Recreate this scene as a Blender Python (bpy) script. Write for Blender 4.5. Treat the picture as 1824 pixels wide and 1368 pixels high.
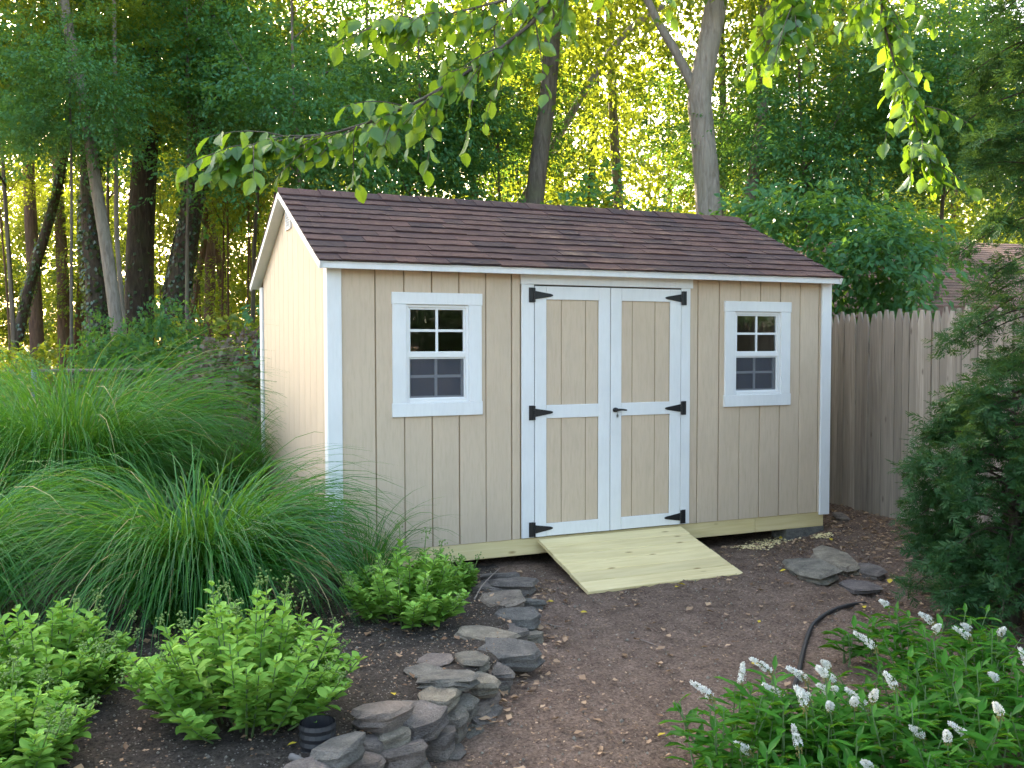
import bpy, math, random
import numpy as np
from mathutils import Vector, Matrix

for o in list(bpy.data.objects):
    bpy.data.objects.remove(o)
scene = bpy.context.scene
col = scene.collection
R = math.radians
rng = np.random.default_rng(7)
random.seed(7)

# ------------------------------------------------------------------ camera
CAM = Vector((-1.795, -6.377, 1.425))
YAW, PITCH, ROLL, FPX = 0.41536, -0.04097, -0.00135, 1710.4     # focal length in photo pixels (1824 wide)
fw = Vector((math.sin(YAW) * math.cos(PITCH), math.cos(YAW) * math.cos(PITCH), math.sin(PITCH)))
r0 = Vector((math.cos(YAW), -math.sin(YAW), 0))
u0 = r0.cross(fw)
rt = r0 * math.cos(ROLL) + u0 * math.sin(ROLL)
up = u0 * math.cos(ROLL) - r0 * math.sin(ROLL)
cam_data = bpy.data.cameras.new('camera')
cam_data.sensor_width = 36
cam_data.lens = 36 * FPX / 1824
cam_data.clip_end = 3000
cam_data.clip_start = 0.05
cam = bpy.data.objects.new('camera', cam_data)
col.objects.link(cam)
M = Matrix.Identity(4)
for i in range(3):
    M[i][0], M[i][1], M[i][2], M[i][3] = rt[i], up[i], -fw[i], CAM[i]
cam.matrix_world = M
scene.camera = cam

# ------------------------------------------------------------------ sky, sun, exposure
SUN_EL, SUN_AZ = 27.0, 2.0          # azimuth measured from +Y (behind the shed) towards +X
w = bpy.data.worlds.new('World')
scene.world = w
w.use_nodes = True
wn = w.node_tree
wn.nodes.clear()
sky = wn.nodes.new('ShaderNodeTexSky')
sky.sky_type = 'NISHITA'
sky.sun_disc = False
sky.sun_elevation = R(SUN_EL)
sky.sun_rotation = R(SUN_AZ)
sky.air_density = 1.0
sky.dust_density = 4.5
sky.ozone_density = 0.4
bg = wn.nodes.new('ShaderNodeBackground')
bg.inputs['Strength'].default_value = 0.15
wo = wn.nodes.new('ShaderNodeOutputWorld')
wn.links.new(sky.outputs[0], bg.inputs[0])
wn.links.new(bg.outputs[0], wo.inputs[0])
sl = bpy.data.lights.new('sun', 'SUN')
sl.energy = 5.0
sl.angle = R(0.55)
sl.color = (1.0, 0.90, 0.72)
sun = bpy.data.objects.new('sun', sl)
col.objects.link(sun)
sd = Vector((math.sin(R(SUN_AZ)) * math.cos(R(SUN_EL)), math.cos(R(SUN_AZ)) * math.cos(R(SUN_EL)), math.sin(R(SUN_EL))))
sun.rotation_euler = sd.to_track_quat('Z', 'Y').to_euler()
scene.view_settings.view_transform = 'Standard'
scene.view_settings.look = 'None'
scene.view_settings.gamma = 1
scene.view_settings.use_curve_mapping = False
scene.view_settings.exposure = 2.95
scene.view_settings.use_white_balance = True          # the camera was balanced for open shade
scene.view_settings.white_balance_temperature = 7050
scene.view_settings.white_balance_tint = 10
cy = scene.cycles
cy.max_bounces = 6
cy.diffuse_bounces = 3
cy.glossy_bounces = 3
cy.transmission_bounces = 4
cy.transparent_max_bounces = 8
cy.sample_clamp_indirect = 6
cy.use_adaptive_sampling = True
cy.adaptive_threshold = 0.02
cy.use_denoising = True

# ------------------------------------------------------------------ helpers
def ray(u, v):
    return fw + rt * ((u - 912) / FPX) + up * ((684 - v) / FPX)
def at(u, v, d):
    """the point seen at photo position (u, v), d metres deep"""
    return CAM + ray(u, v) * d
def spot(u, v, z):
    """the point seen at photo position (u, v) on the level z"""
    q = ray(u, v)
    return CAM + q * ((z - CAM.z) / q.z)
def foot(u, d):
    """ground point d metres deep under photo column u"""
    p = at(u, 620, d)
    return Vector((p.x, p.y, float(hgt(p.x, p.y))))
def sstep(a, b, x):
    t = np.clip((np.asarray(x, float) - a) / (b - a), 0, 1)
    return t * t * (3 - 2 * t)

def link(name, me, mat=None, parent=None):
    o = bpy.data.objects.new(name, me)
    col.objects.link(o)
    if mat is not None and me is not None and not me.materials:
        me.materials.append(mat)
    if parent is not None:
        o.parent = parent
    return o
def tag(o, label=None, cat=None, group=None, kind=None):
    if label: o['label'] = label
    if cat: o['category'] = cat
    if group: o['group'] = group
    if kind: o['kind'] = kind
    return o
def empty(name, loc, label, cat, group=None, rz=0):
    o = bpy.data.objects.new(name, None)
    o.empty_display_size = 0.1
    col.objects.link(o)
    o.location = loc
    o.rotation_euler = (0, 0, rz)
    return tag(o, label, cat, group)
def mesh(name, V, F, smooth=False):
    me = bpy.data.meshes.new(name)
    me.from_pydata([tuple(map(float, v)) for v in V], [], [tuple(map(int, f)) for f in F])
    if smooth:
        me.polygons.foreach_set('use_smooth', [True] * len(me.polygons))
    me.update()
    return me
def fast_mesh(name, V, F, rnd=None, smooth=False):
    """V (n,3), F (m,k) arrays"""
    me = bpy.data.meshes.new(name)
    V = np.asarray(V, np.float32); F = np.asarray(F, np.int32)
    k = F.shape[1]
    me.vertices.add(len(V)); me.vertices.foreach_set('co', V.ravel())
    me.loops.add(F.size); me.loops.foreach_set('vertex_index', F.ravel())
    me.polygons.add(len(F))
    me.polygons.foreach_set('loop_start', np.arange(0, F.size, k, dtype=np.int32))
    me.polygons.foreach_set('loop_total', np.full(len(F), k, np.int32))
    if smooth:
        me.polygons.foreach_set('use_smooth', np.ones(len(F), bool))
    if rnd is not None:
        a = me.attributes.new('rnd', 'FLOAT', 'POINT')
        a.data.foreach_set('value', np.asarray(rnd, np.float32))
    me.update(calc_edges=True)
    return me
def box(x0, x1, y0, y1, z0, z1):
    V = [(x, y, z) for x in (x0, x1) for y in (y0, y1) for z in (z0, z1)]
    F = [(0, 1, 3, 2), (4, 6, 7, 5), (0, 4, 5, 1), (2, 3, 7, 6), (0, 2, 6, 4), (1, 5, 7, 3)]
    return V, F
def cbox(x0, x1, y0, y1, z0, z1, c=0.003, axis=2):
    """box chamfered along its four edges that run with axis"""
    ax = [(x0, x1), (y0, y1), (z0, z1)]
    a, b = [i for i in range(3) if i != axis]
    (p0, p1), (q0, q1), (l0, l1) = ax[a], ax[b], ax[axis]
    ring = [(p0 + c, q0), (p1 - c, q0), (p1, q0 + c), (p1, q1 - c), (p1 - c, q1), (p0 + c, q1), (p0, q1 - c), (p0, q0 + c)]
    V = []
    for l in (l0, l1):
        for p, q in ring:
            v = [0, 0, 0]; v[a], v[b], v[axis] = p, q, l
            V.append(tuple(v))
    flip = axis == 1
    F = [(i, (i + 1) % 8, 8 + (i + 1) % 8, 8 + i) for i in range(8)] + [tuple(range(7, -1, -1)), tuple(range(8, 16))]
    if flip: F = [f[::-1] for f in F]
    return V, F
def join(*parts):
    V, F = [], []
    for v, f in parts:
        n = len(V); V += list(v); F += [tuple(i + n for i in g) for g in f]
    return V, F
def prism(poly, axis, a, b):
    """poly: list of 2D points in the two other axes, extruded from a to b along axis"""
    o = [i for i in range(3) if i != axis]
    V = []
    for l in (a, b):
        for p in poly:
            v = [0, 0, 0]; v[o[0]], v[o[1]], v[axis] = p[0], p[1], l
            V.append(tuple(v))
    n = len(poly)
    F = [(i, (i + 1) % n, n + (i + 1) % n, n + i) for i in range(n)] + [tuple(range(n - 1, -1, -1)), tuple(range(n, 2 * n))]
    return V, F
def part(name, vf, mat, parent, smooth=False):
    return link(name, mesh(name, vf[0], vf[1], smooth), mat, parent)
def tube(pts, rad, n=8, wob=0.0, seed=0, cap=True):
    """tapered tube through pts (list of Vectors) with radii rad"""
    pts = [Vector(p) for p in pts]
    rr = random.Random(seed)
    V, F = [], []
    ref = Vector((0.31, 0.83, 0.2)).normalized()
    ph = [rr.uniform(0, 6.28) for _ in range(3)]
    for i, p in enumerate(pts):
        t = (pts[min(i + 1, len(pts) - 1)] - pts[max(i - 1, 0)]).normalized()
        a = t.cross(ref)
        if a.length < 0.05: a = t.cross(Vector((1, 0, 0)))
        a.normalize(); b = t.cross(a)
        for k in range(n):
            th = 2 * math.pi * k / n
            q = rad[i] * (1 + wob * (math.sin(3 * th + ph[0] + i * .35) + .6 * math.sin(5 * th + ph[1] - i * .5) + .5 * rr.uniform(-1, 1)))
            V.append(tuple(p + a * (math.cos(th) * q) + b * (math.sin(th) * q)))
    for i in range(len(pts) - 1):
        for k in range(n):
            F.append((i * n + k, i * n + (k + 1) % n, (i + 1) * n + (k + 1) % n, (i + 1) * n + k))
    if cap:
        F.append(tuple(range(n - 1, -1, -1))); m = (len(pts) - 1) * n
        F.append(tuple(range(m, m + n)))
    return V, F
def curve_pts(ctrl, n):
    """Catmull-Rom through control points"""
    c = [Vector(p) for p in ctrl]
    c = [c[0] * 2 - c[1]] + c + [c[-1] * 2 - c[-2]]
    out = []
    segs = len(c) - 3
    for j in range(n + 1):
        t = j / n * segs
        i = min(int(t), segs - 1); f = t - i
        a, b, d, e = c[i:i + 4]
        out.append(0.5 * ((2 * b) + (d - a) * f + (2 * a - 5 * b + 4 * d - e) * f * f + (3 * b - a - 3 * d + e) * f ** 3))
    return out
def unit(a):
    return a / np.maximum(np.linalg.norm(a, axis=-1, keepdims=True), 1e-9)

# ------------------------------------------------------------------ materials
def mat(name):
    m = bpy.data.materials.new(name)
    m.use_nodes = True
    nt = m.node_tree
    b = nt.nodes['Principled BSDF']
    return m, nt, b
def N(nt, typ, **kw):
    n = nt.nodes.new('ShaderNode' + typ)
    for k, v in kw.items():
        if k in n.inputs: n.inputs[k].default_value = v
        else: setattr(n, k, v)
    return n
def coords(nt, scale=(1, 1, 1), kind='Object', jitter=True):
    """texture coordinates stretched by scale; pieces that share a mesh are shifted apart"""
    tc = N(nt, 'TexCoord')
    mp = N(nt, 'Mapping')
    mp.inputs['Scale'].default_value = scale
    nt.links.new(tc.outputs[kind], mp.inputs['Vector'])
    if jitter:
        oi = N(nt, 'ObjectInfo')
        mu = N(nt, 'Math', operation='MULTIPLY'); mu.inputs[1].default_value = 37.0
        nt.links.new(oi.outputs['Random'], mu.inputs[0])
        nt.links.new(mu.outputs[0], mp.inputs['Location'])
    return mp
def noise(nt, vec, scale, detail=4, rough=.6, dist=0):
    n = N(nt, 'TexNoise', Scale=scale, Detail=detail, Roughness=rough, Distortion=dist)
    nt.links.new(vec.outputs[0], n.inputs['Vector'])
    return n
def ramp(nt, src, stops, out='Fac'):
    r = N(nt, 'ValToRGB')
    el = r.color_ramp.elements
    while len(el) < len(stops): el.new(0.5)
    for e, (p, c) in zip(el, stops):
        e.position = p; e.color = (*c, 1) if len(c) == 3 else c
    nt.links.new(src.outputs[out], r.inputs[0])
    return r
def mixc(nt, a, b, fac, mode='MIX'):
    m = N(nt, 'Mix', data_type='RGBA', blend_type=mode)
    for sock, x in ((m.inputs[6], a), (m.inputs[7], b), (m.inputs[0], fac)):
        if hasattr(x, 'outputs'): nt.links.new(x.outputs[2] if x.bl_idname == 'ShaderNodeMix' else x.outputs[0], sock)
        elif hasattr(x, 'is_output'): nt.links.new(x, sock)
        elif isinstance(x, (int, float)): sock.default_value = x
        else: sock.default_value = (*x, 1)
    return m
def bump(nt, b, src, strength, dist=0.01, out=0):
    n = N(nt, 'Bump', Strength=strength, Distance=dist)
    nt.links.new(src.outputs[out], n.inputs['Height'])
    nt.links.new(n.outputs[0], b.inputs['Normal'])
    return n
def colour(nt, b, m):
    nt.links.new(m.outputs[2] if m.bl_idname == 'ShaderNodeMix' else m.outputs[0], b.inputs['Base Color'])

def paint(name, c, c2, grain=(40, 40, 3), bumpk=.25, rough=.55):
    m, nt, b = mat(name)
    mp = coords(nt, grain)
    n1 = noise(nt, mp, 1.0, 5, .65)
    mp2 = coords(nt, (1, 1, 1))
    n2 = noise(nt, mp2, 2.3, 3)
    r1 = ramp(nt, n1, [(.25, c2), (.55, c)])
    m2 = mixc(nt, r1, tuple(x * .86 for x in c), ramp(nt, n2, [(.45, (0, 0, 0)), (.75, (.6, .6, .6))]))
    colour(nt, b, m2)
    b.inputs['Roughness'].default_value = rough
    bump(nt, b, n1, bumpk, .004)
    return m
M_siding = paint('siding_paint', (.63, .492, .358), (.55, .425, .30), (60, 60, 7), .5, .6)
M_groove, nt, b = mat('groove_paint')
b.inputs['Base Color'].default_value = (.34, .245, .14, 1); b.inputs['Roughness'].default_value = .8
M_trim = paint('white_trim_paint', (.80, .80, .79), (.75, .75, .74), (50, 50, 8), .12, .5)
M_vinyl = paint('white_vinyl', (.82, .82, .81), (.80, .80, .79), (5, 5, 5), .02, .35)
M_dark, nt, b = mat('dark_interior')
b.inputs['Base Color'].default_value = (.05, .045, .04, 1); b.inputs['Roughness'].default_value = .9
M_iron, nt, b = mat('black_powder_coated_steel')
b.inputs['Base Color'].default_value = (.012, .012, .013, 1); b.inputs['Roughness'].default_value = .45
bump(nt, b, noise(nt, coords(nt, (1, 1, 1)), 350, 2), .15, .001)
M_steel, nt, b = mat('bright_steel')
b.inputs['Base Color'].default_value = (.55, .55, .54, 1); b.inputs['Metallic'].default_value = 1; b.inputs['Roughness'].default_value = .3

def shingle_mat(name, cols, far=False):
    m, nt, b = mat(name)
    oi = N(nt, 'ObjectInfo')
    r = ramp(nt, oi, [(i / (len(cols) - 1), c) for i, c in enumerate(cols)], 'Random')
    mp = coords(nt, (1, 1, 1))
    g = noise(nt, mp, 420, 2, .7)
    l = noise(nt, mp, 5, 4)
    a = mixc(nt, r, ramp(nt, g, [(.3, (.35, .33, .33)), (.75, (1.6, 1.5, 1.45))]), 1.0, 'MULTIPLY')
    c = mixc(nt, a, ramp(nt, l, [(.3, (.75, .75, .78)), (.7, (1.15, 1.12, 1.1))]), 1.0, 'MULTIPLY')
    colour(nt, b, c)
    b.inputs['Roughness'].default_value = .9
    b.inputs['Specular IOR Level'].default_value = .25
    bump(nt, b, g, .5, .002)
    return m
M_shingle = shingle_mat('brown_asphalt_shingle', [(.070, .045, .046), (.096, .057, .052), (.058, .041, .044), (.112, .066, .058), (.080, .050, .048), (.050, .037, .041)])
M_nshingle = shingle_mat('tan_asphalt_shingle', [(.20, .135, .11), (.22, .15, .12)])

def wood(name, c1, c2, knot, axis=0, streak=34, rough=.6, bumpk=.2, greys=None, varied=.25):
    """grain runs along axis; knots and streaks"""
    m, nt, b = mat(name)
    sc = [streak, streak, streak]; sc[axis] = 1.6
    mp = coords(nt, tuple(sc))
    g = noise(nt, mp, 1.0, 6, .62, .8)
    sc2 = [6, 6, 6]; sc2[axis] = .8
    mp2 = coords(nt, tuple(sc2))
    wv = noise(nt, mp2, 1.2, 3, .5, 1.5)
    base = ramp(nt, g, [(.30, c2), (.62, c1)])
    kc = [9, 9, 9]; kc[axis] = 3.2
    kv = N(nt, 'TexVoronoi', Scale=1.0)
    nt.links.new(coords(nt, tuple(kc)).outputs[0], kv.inputs['Vector'])
    kn = ramp(nt, kv, [(.04, (1, 1, 1)), (.13, (0, 0, 0))], 'Distance')
    a = mixc(nt, base, tuple(x * .80 for x in c2), ramp(nt, wv, [(.45, (0, 0, 0)), (.8, (.7, .7, .7))]))
    a = mixc(nt, a, knot, kn)
    oi = N(nt, 'ObjectInfo')
    rr = ramp(nt, oi, [(0, (1 - varied,) * 3), (1, (1 + varied * .5,) * 3)], 'Random')
    a = mixc(nt, a, rr, 1.0, 'MULTIPLY')
    if greys:
        lo = noise(nt, coords(nt, (1.3, 1.3, .35)), 1.6, 4, .6)
        a = mixc(nt, a, greys, ramp(nt, lo, [(.42, (0, 0, 0)), (.72, (.75, .75, .75))]))
    colour(nt, b, a)
    b.inputs['Roughness'].default_value = rough
    bump(nt, b, g, bumpk, .003)
    return m
M_pine = wood('fresh_treated_pine', (.84, .68, .37), (.73, .57, .27), (.38, .25, .10), 0, 30, .6, .2, None, .12)
M_fence = wood('weathered_cedar_picket', (.46, .385, .305), (.27, .22, .17), (.08, .055, .04), 2, 40, .85, .5, (.30, .25, .195), .40)
M_ntrim, nt, b = mat('brown_house_paint')
b.inputs['Base Color'].default_value = (.17, .105, .08, 1); b.inputs['Roughness'].default_value = .7

def stone_mat(name, cols, scale=9):
    m, nt, b = mat(name)
    oi = N(nt, 'ObjectInfo')
    r = ramp(nt, oi, [(i / (len(cols) - 1), c) for i, c in enumerate(cols)], 'Random')
    mp = coords(nt, (1, 1, 1.8))
    a1 = noise(nt, mp, scale, 7, .65)
    a2 = noise(nt, mp, 90, 4, .7)
    x = mixc(nt, r, ramp(nt, a1, [(.28, (.45, .45, .45)), (.70, (1.3, 1.28, 1.22))]), 1.0, 'MULTIPLY')
    x = mixc(nt, x, ramp(nt, a2, [(.3, (.72, .72, .70)), (.7, (1.2, 1.2, 1.2))]), 1.0, 'MULTIPLY')
    li = noise(nt, mp, 16, 4, .7)
    x = mixc(nt, x, (.17, .175, .13), ramp(nt, li, [(.62, (0, 0, 0)), (.72, (.55, .55, .55))]))
    colour(nt, b, x)
    b.inputs['Roughness'].default_value = .9
    ad = N(nt, 'Math', operation='ADD')
    nt.links.new(a1.outputs[0], ad.inputs[0]); nt.links.new(a2.outputs[0], ad.inputs[1])
    bump(nt, b, ad, 1.0, .03)
    return m
M_stone = stone_mat('field_stone', [(.30, .27, .23), (.24, .20, .19), (.38, .33, .26), (.21, .20, .185), (.33, .26, .225), (.42, .355, .27), (.26, .235, .195)])
M_chip = stone_mat('pale_stone_chip', [(.42, .38, .32), (.34, .29, .24)], 20)
M_concrete = stone_mat('grey_concrete', [(.24, .235, .22), (.26, .25, .235)], 20)

def soil(name, c1, c2, c3, c4, chips, bumpk=.9):
    m, nt, b = mat(name)
    mp = coords(nt, (1, 1, 1), 'Object', False)
    big = noise(nt, mp, .9, 5, .6)
    mid = noise(nt, mp, 7, 6, .65)
    fine = noise(nt, mp, 60, 5, .75)
    x = mixc(nt, ramp(nt, big, [(.35, c1), (.65, c2)]), c3, ramp(nt, mid, [(.42, (0, 0, 0)), (.68, (.85, .85, .85))]))
    x = mixc(nt, x, ramp(nt, fine, [(.30, (.25, .23, .22)), (.70, (1.6, 1.58, 1.55))]), 1.0, 'MULTIPLY')
    vor = N(nt, 'TexVoronoi', Scale=95.0)
    nt.links.new(mp.outputs[0], vor.inputs['Vector'])
    sp = N(nt, 'SeparateColor'); nt.links.new(vor.outputs['Color'], sp.inputs[0])
    th = N(nt, 'Math', operation='GREATER_THAN'); th.inputs[1].default_value = 1 - chips
    nt.links.new(sp.outputs[0], th.inputs[0])
    dd = N(nt, 'Math', operation='LESS_THAN'); dd.inputs[1].default_value = .38
    nt.links.new(vor.outputs['Distance'], dd.inputs[0])
    mu = N(nt, 'Math', operation='MULTIPLY'); nt.links.new(th.outputs[0], mu.inputs[0]); nt.links.new(dd.outputs[0], mu.inputs[1])
    x = mixc(nt, x, c4, mu.outputs[0])
    colour(nt, b, x)
    b.inputs['Roughness'].default_value = .95
    b.inputs['Specular IOR Level'].default_value = .2
    ad = N(nt, 'Math', operation='MULTIPLY_ADD'); ad.inputs[1].default_value = .5
    nt.links.new(fine.outputs[0], ad.inputs[0]); nt.links.new(mid.outputs[0], ad.inputs[2])
    bump(nt, b, ad, bumpk, .06)
    return m, nt, b, x, mp
M_dirt, nt, b, x, mp = soil('packed_dirt', (.275, .195, .150), (.215, .150, .115), (.140, .095, .072), (.38, .29, .22), .06)
# the floor of the woods behind the shed is leaf litter rather than bare dirt
sx = N(nt, 'SeparateXYZ'); nt.links.new(mp.outputs[0], sx.inputs[0])
mr = N(nt, 'MapRange'); mr.inputs['From Min'].default_value = 3.0; mr.inputs['From Max'].default_value = 7.0
nt.links.new(sx.outputs['Y'], mr.inputs['Value'])
lit = noise(nt, mp, 3, 6, .7)
x2 = mixc(nt, x, ramp(nt, lit, [(.35, (.10, .065, .03)), (.55, (.17, .12, .05)), (.7, (.06, .09, .025))]), mr.outputs[0])
colour(nt, b, x2)
M_bed = soil('mulched_soil', (.095, .078, .064), (.125, .100, .080), (.065, .054, .046), (.32, .28, .23), .12, 1.0)[0]

def leaf_mat(name, dark, light, trans, tmix=.42, gloss=.06, rough=.35, old=None):
    m = bpy.data.materials.new(name); m.use_nodes = True
    nt = m.node_tree; nt.nodes.clear()
    at_ = N(nt, 'Attribute', attribute_name='rnd')
    oi = N(nt, 'ObjectInfo')
    ad = N(nt, 'Math', operation='MULTIPLY_ADD'); ad.inputs[1].default_value = .35
    nt.links.new(oi.outputs['Random'], ad.inputs[0]); nt.links.new(at_.outputs['Fac'], ad.inputs[2])
    su = N(nt, 'Math', operation='SUBTRACT'); su.inputs[1].default_value = .15
    nt.links.new(ad.outputs[0], su.inputs[0])
    r = ramp(nt, su, [(0, dark), (1, light)] if old is None else [(0, dark), (.93, light), (.955, old), (1, old)], 0)
    df = N(nt, 'BsdfDiffuse'); nt.links.new(r.outputs[0], df.inputs[0])
    tr = N(nt, 'BsdfTranslucent')
    tc = mixc(nt, r, trans, .75); nt.links.new(tc.outputs[2], tr.inputs[0])
    mx = N(nt, 'MixShader'); mx.inputs[0].default_value = tmix
    nt.links.new(df.outputs[0], mx.inputs[1]); nt.links.new(tr.outputs[0], mx.inputs[2])
    gl = N(nt, 'BsdfGlossy'); gl.inputs['Roughness'].default_value = rough
    gl.inputs[0].default_value = (.9, .95, 1, 1)
    m2 = N(nt, 'MixShader'); m2.inputs[0].default_value = gloss
    nt.links.new(mx.outputs[0], m2.inputs[1]); nt.links.new(gl.outputs[0], m2.inputs[2])
    out = N(nt, 'OutputMaterial'); nt.links.new(m2.outputs[0], out.inputs[0])
    return m
M_leafA = leaf_mat('woodland_leaf', (.020, .085, .020), (.058, .17, .030), (.46, .50, .03), .5, .02)
M_leafB = leaf_mat('dogwood_leaf', (.024, .115, .048), (.058, .195, .070), (.24, .42, .03), .38, .02)
M_leafC = leaf_mat('birch_leaf', (.030, .110, .014), (.070, .190, .026), (.30, .48, .02), .45, .045, .32)
M_leafD = leaf_mat('sedum_leaf', (.15, .33, .050), (.30, .53, .10), (.30, .52, .07), .25, .012, .5)
M_leafE = leaf_mat('loosestrife_leaf', (.020, .105, .010), (.052, .200, .020), (.18, .40, .03), .30, .015, .4)
M_grass = leaf_mat('fountain_grass_blade', (.013, .095, .018), (.062, .270, .040), (.20, .44, .03), .34, .03, .4, (.40, .32, .15))
M_cedar = leaf_mat('cedar_scale_leaf', (.016, .065, .022), (.042, .125, .036), (.14, .24, .03), .25, .02, .5)
M_feather = leaf_mat('feathery_shrub_leaf', (.07, .20, .05), (.14, .32, .08), (.25, .42, .08), .3, .02, .5)
M_ivy = leaf_mat('ivy_and_darkened_yard_leaf', (.015, .04, .015), (.04, .09, .03), (.18, .26, .03), .3, .06, .3)  # ivy, and yard trees coloured dark for the pane reflections
M_deadleaf = leaf_mat('withered_leaf', (.085, .062, .045), (.23, .185, .145), (.30, .18, .08), .25, .02, .6)
M_litter = leaf_mat('fallen_leaf_brown', (.16, .085, .045), (.55, .36, .22), (.3, .2, .08), .15, .03, .5)
M_yellow = leaf_mat('fallen_leaf_yellow', (.55, .38, .03), (.72, .55, .06), (.6, .5, .05), .2, .03, .5)
M_petal = leaf_mat('white_petal', (.72, .72, .68), (.82, .82, .80), (.7, .7, .6), .25, .0, .6)
M_bud = leaf_mat('green_flower_bud', (.20, .30, .10), (.36, .46, .18), (.3, .4, .1), .2, .0, .6)
M_calyx = leaf_mat('spent_flower_calyx', (.22, .20, .07), (.34, .30, .11), (.3, .3, .1), .2, .0, .6)

def bark(name, c1, c2, c3, vs=22):
    m, nt, b = mat(name)
    mp = coords(nt, (vs, vs, vs * .16))
    n1 = noise(nt, mp, 1.0, 6, .65, .6)
    mp2 = coords(nt, (1, 1, 1))
    n2 = noise(nt, mp2, 2.5, 4)
    x = mixc(nt, ramp(nt, n1, [(.32, c2), (.62, c1)]), c3, ramp(nt, n2, [(.45, (0, 0, 0)), (.7, (.7, .7, .7))]))
    oi = N(nt, 'ObjectInfo')
    x = mixc(nt, x, ramp(nt, oi, [(0, (.8, .8, .8)), (1, (1.15, 1.12, 1.1))], 'Random'), 1.0, 'MULTIPLY')
    colour(nt, b, x)
    b.inputs['Roughness'].default_value = .9
    b.inputs['Specular IOR Level'].default_value = .2
    bump(nt, b, n1, 1.0, .03)
    return m
M_barkpale = bark('pale_grey_bark', (.30, .265, .22), (.15, .125, .10), (.24, .22, .17))
M_barkgrey = bark('grey_brown_bark', (.17, .145, .12), (.075, .06, .05), (.14, .14, .09))
M_barkdark = bark('dark_bark', (.085, .068, .055), (.035, .028, .023), (.06, .065, .035))
M_barkred = bark('reddish_brown_bark', (.16, .10, .07), (.075, .048, .036), (.12, .09, .05))
M_stem, nt, b = mat('green_stem')
b.inputs['Base Color'].default_value = (.10, .17, .06, 1); b.inputs['Roughness'].default_value = .6
M_twig, nt, b = mat('dry_twig')
b.inputs['Base Color'].default_value = (.25, .20, .16, 1); b.inputs['Roughness'].default_value = .9
M_stick, nt, b = mat('bleached_stick')
b.inputs['Base Color'].default_value = (.17, .155, .14, 1); b.inputs['Roughness'].default_value = .9
M_rubber, nt, b = mat('black_rubber')
b.inputs['Base Color'].default_value = (.018, .018, .020, 1); b.inputs['Roughness'].default_value = .5
M_galv, nt, b = mat('galvanised_steel')
b.inputs['Base Color'].default_value = (.20, .25, .33, 1); b.inputs['Roughness'].default_value = .5; b.inputs['Metallic'].default_value = .4
M_rail, nt, b = mat('rusty_rail')
b.inputs['Base Color'].default_value = (.20, .16, .12, 1); b.inputs['Roughness'].default_value = .7

M_glass = bpy.data.materials.new('window_glass'); M_glass.use_nodes = True
nt = M_glass.node_tree; nt.nodes.clear()
tp = N(nt, 'BsdfTransparent'); tp.inputs[0].default_value = (.82, .86, .85, 1)
gl = N(nt, 'BsdfGlossy'); gl.inputs['Roughness'].default_value = .0
fr = N(nt, 'Fresnel', IOR=1.5)
mx = N(nt, 'MixShader'); out = N(nt, 'OutputMaterial')
nt.links.new(fr.outputs[0], mx.inputs[0]); nt.links.new(tp.outputs[0], mx.inputs[1]); nt.links.new(gl.outputs[0], mx.inputs[2]); nt.links.new(mx.outputs[0], out.inputs[0])
M_screen = bpy.data.materials.new('insect_screen_mesh'); M_screen.use_nodes = True
nt = M_screen.node_tree; nt.nodes.clear()
tp = N(nt, 'BsdfTransparent'); df = N(nt, 'BsdfDiffuse'); df.inputs[0].default_value = (.10, .105, .125, 1)
mx = N(nt, 'MixShader'); mx.inputs[0].default_value = .62; out = N(nt, 'OutputMaterial')
nt.links.new(tp.outputs[0], mx.inputs[1]); nt.links.new(df.outputs[0], mx.inputs[2]); nt.links.new(mx.outputs[0], out.inputs[0])

# ------------------------------------------------------------------ terrain
WALL = [(.86, -.50), (.62, -.85), (.47, -1.15), (.28, -1.60), (.02, -2.05), (-.30, -2.36), (-.65, -2.60), (-1.0, -2.85), (-1.5, -3.12), (-2.4, -3.5)]
_wy = np.array([p[1] for p in WALL])[::-1]; _wx = np.array([p[0] for p in WALL])[::-1]
def wall_x(y):
    return np.interp(y, _wy, _wx)
def hgt(x, y):
    x = np.asarray(x, float); y = np.asarray(y, float)
    z = -.215 - .052 * np.clip(-.8 - y, 0, 4.0)
    z = z + .11 * sstep(3.4, 4.8, x) + .12 * sstep(2.0, 6.0, y) * sstep(40, 20, y)
    # garden bed behind the dry stone wall
    amt = (-.13 - z) * sstep(-.35, -1.2, y)
    left = sstep(.10, -.02, x - wall_x(y))
    z = z + np.where(amt > 0, amt, 0) * left + .06 * sstep(-.4, -1.4, x) * sstep(-.4, .6, y)
    z = z + .018 * np.sin(1.7 * x + .6 * y) * np.cos(1.3 * y - .4 * x) * sstep(6, 2, np.abs(y + 1))
    z = z + .010 * np.sin(5.1 * x + 2.2 * y) * np.sin(4.3 * y - 1.2 * x)
    return z
def grid_axis(lo, hi, fine_lo, fine_hi, step, n_far):
    a = np.arange(fine_lo, fine_hi + 1e-6, step)
    l = fine_lo - np.geomspace(step, fine_lo - lo, n_far)[::-1]
    h = fine_hi + np.geomspace(step, hi - fine_hi, n_far)
    return np.concatenate([l, a, h])
gx = grid_axis(-900, 900, -3.6, 6.2, .05, 46)
gy = grid_axis(-900, 900, -4.8, 3.0, .05, 46)
X, Y = np.meshgrid(gx, gy)
Z = hgt(X, Y)
near = ((X > -3.7) & (X < 6.3) & (Y > -4.9) & (Y < 3.1))
Z = Z + near * (rng.normal(0, .006, Z.shape))
nx, ny = len(gx), len(gy)
V = np.stack([X.ravel(), Y.ravel(), Z.ravel()], 1)
I, J = np.meshgrid(np.arange(nx - 1), np.arange(ny - 1))
a = (J * nx + I).ravel()
F = np.stack([a, a + 1, a + nx + 1, a + nx], 1)
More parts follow.
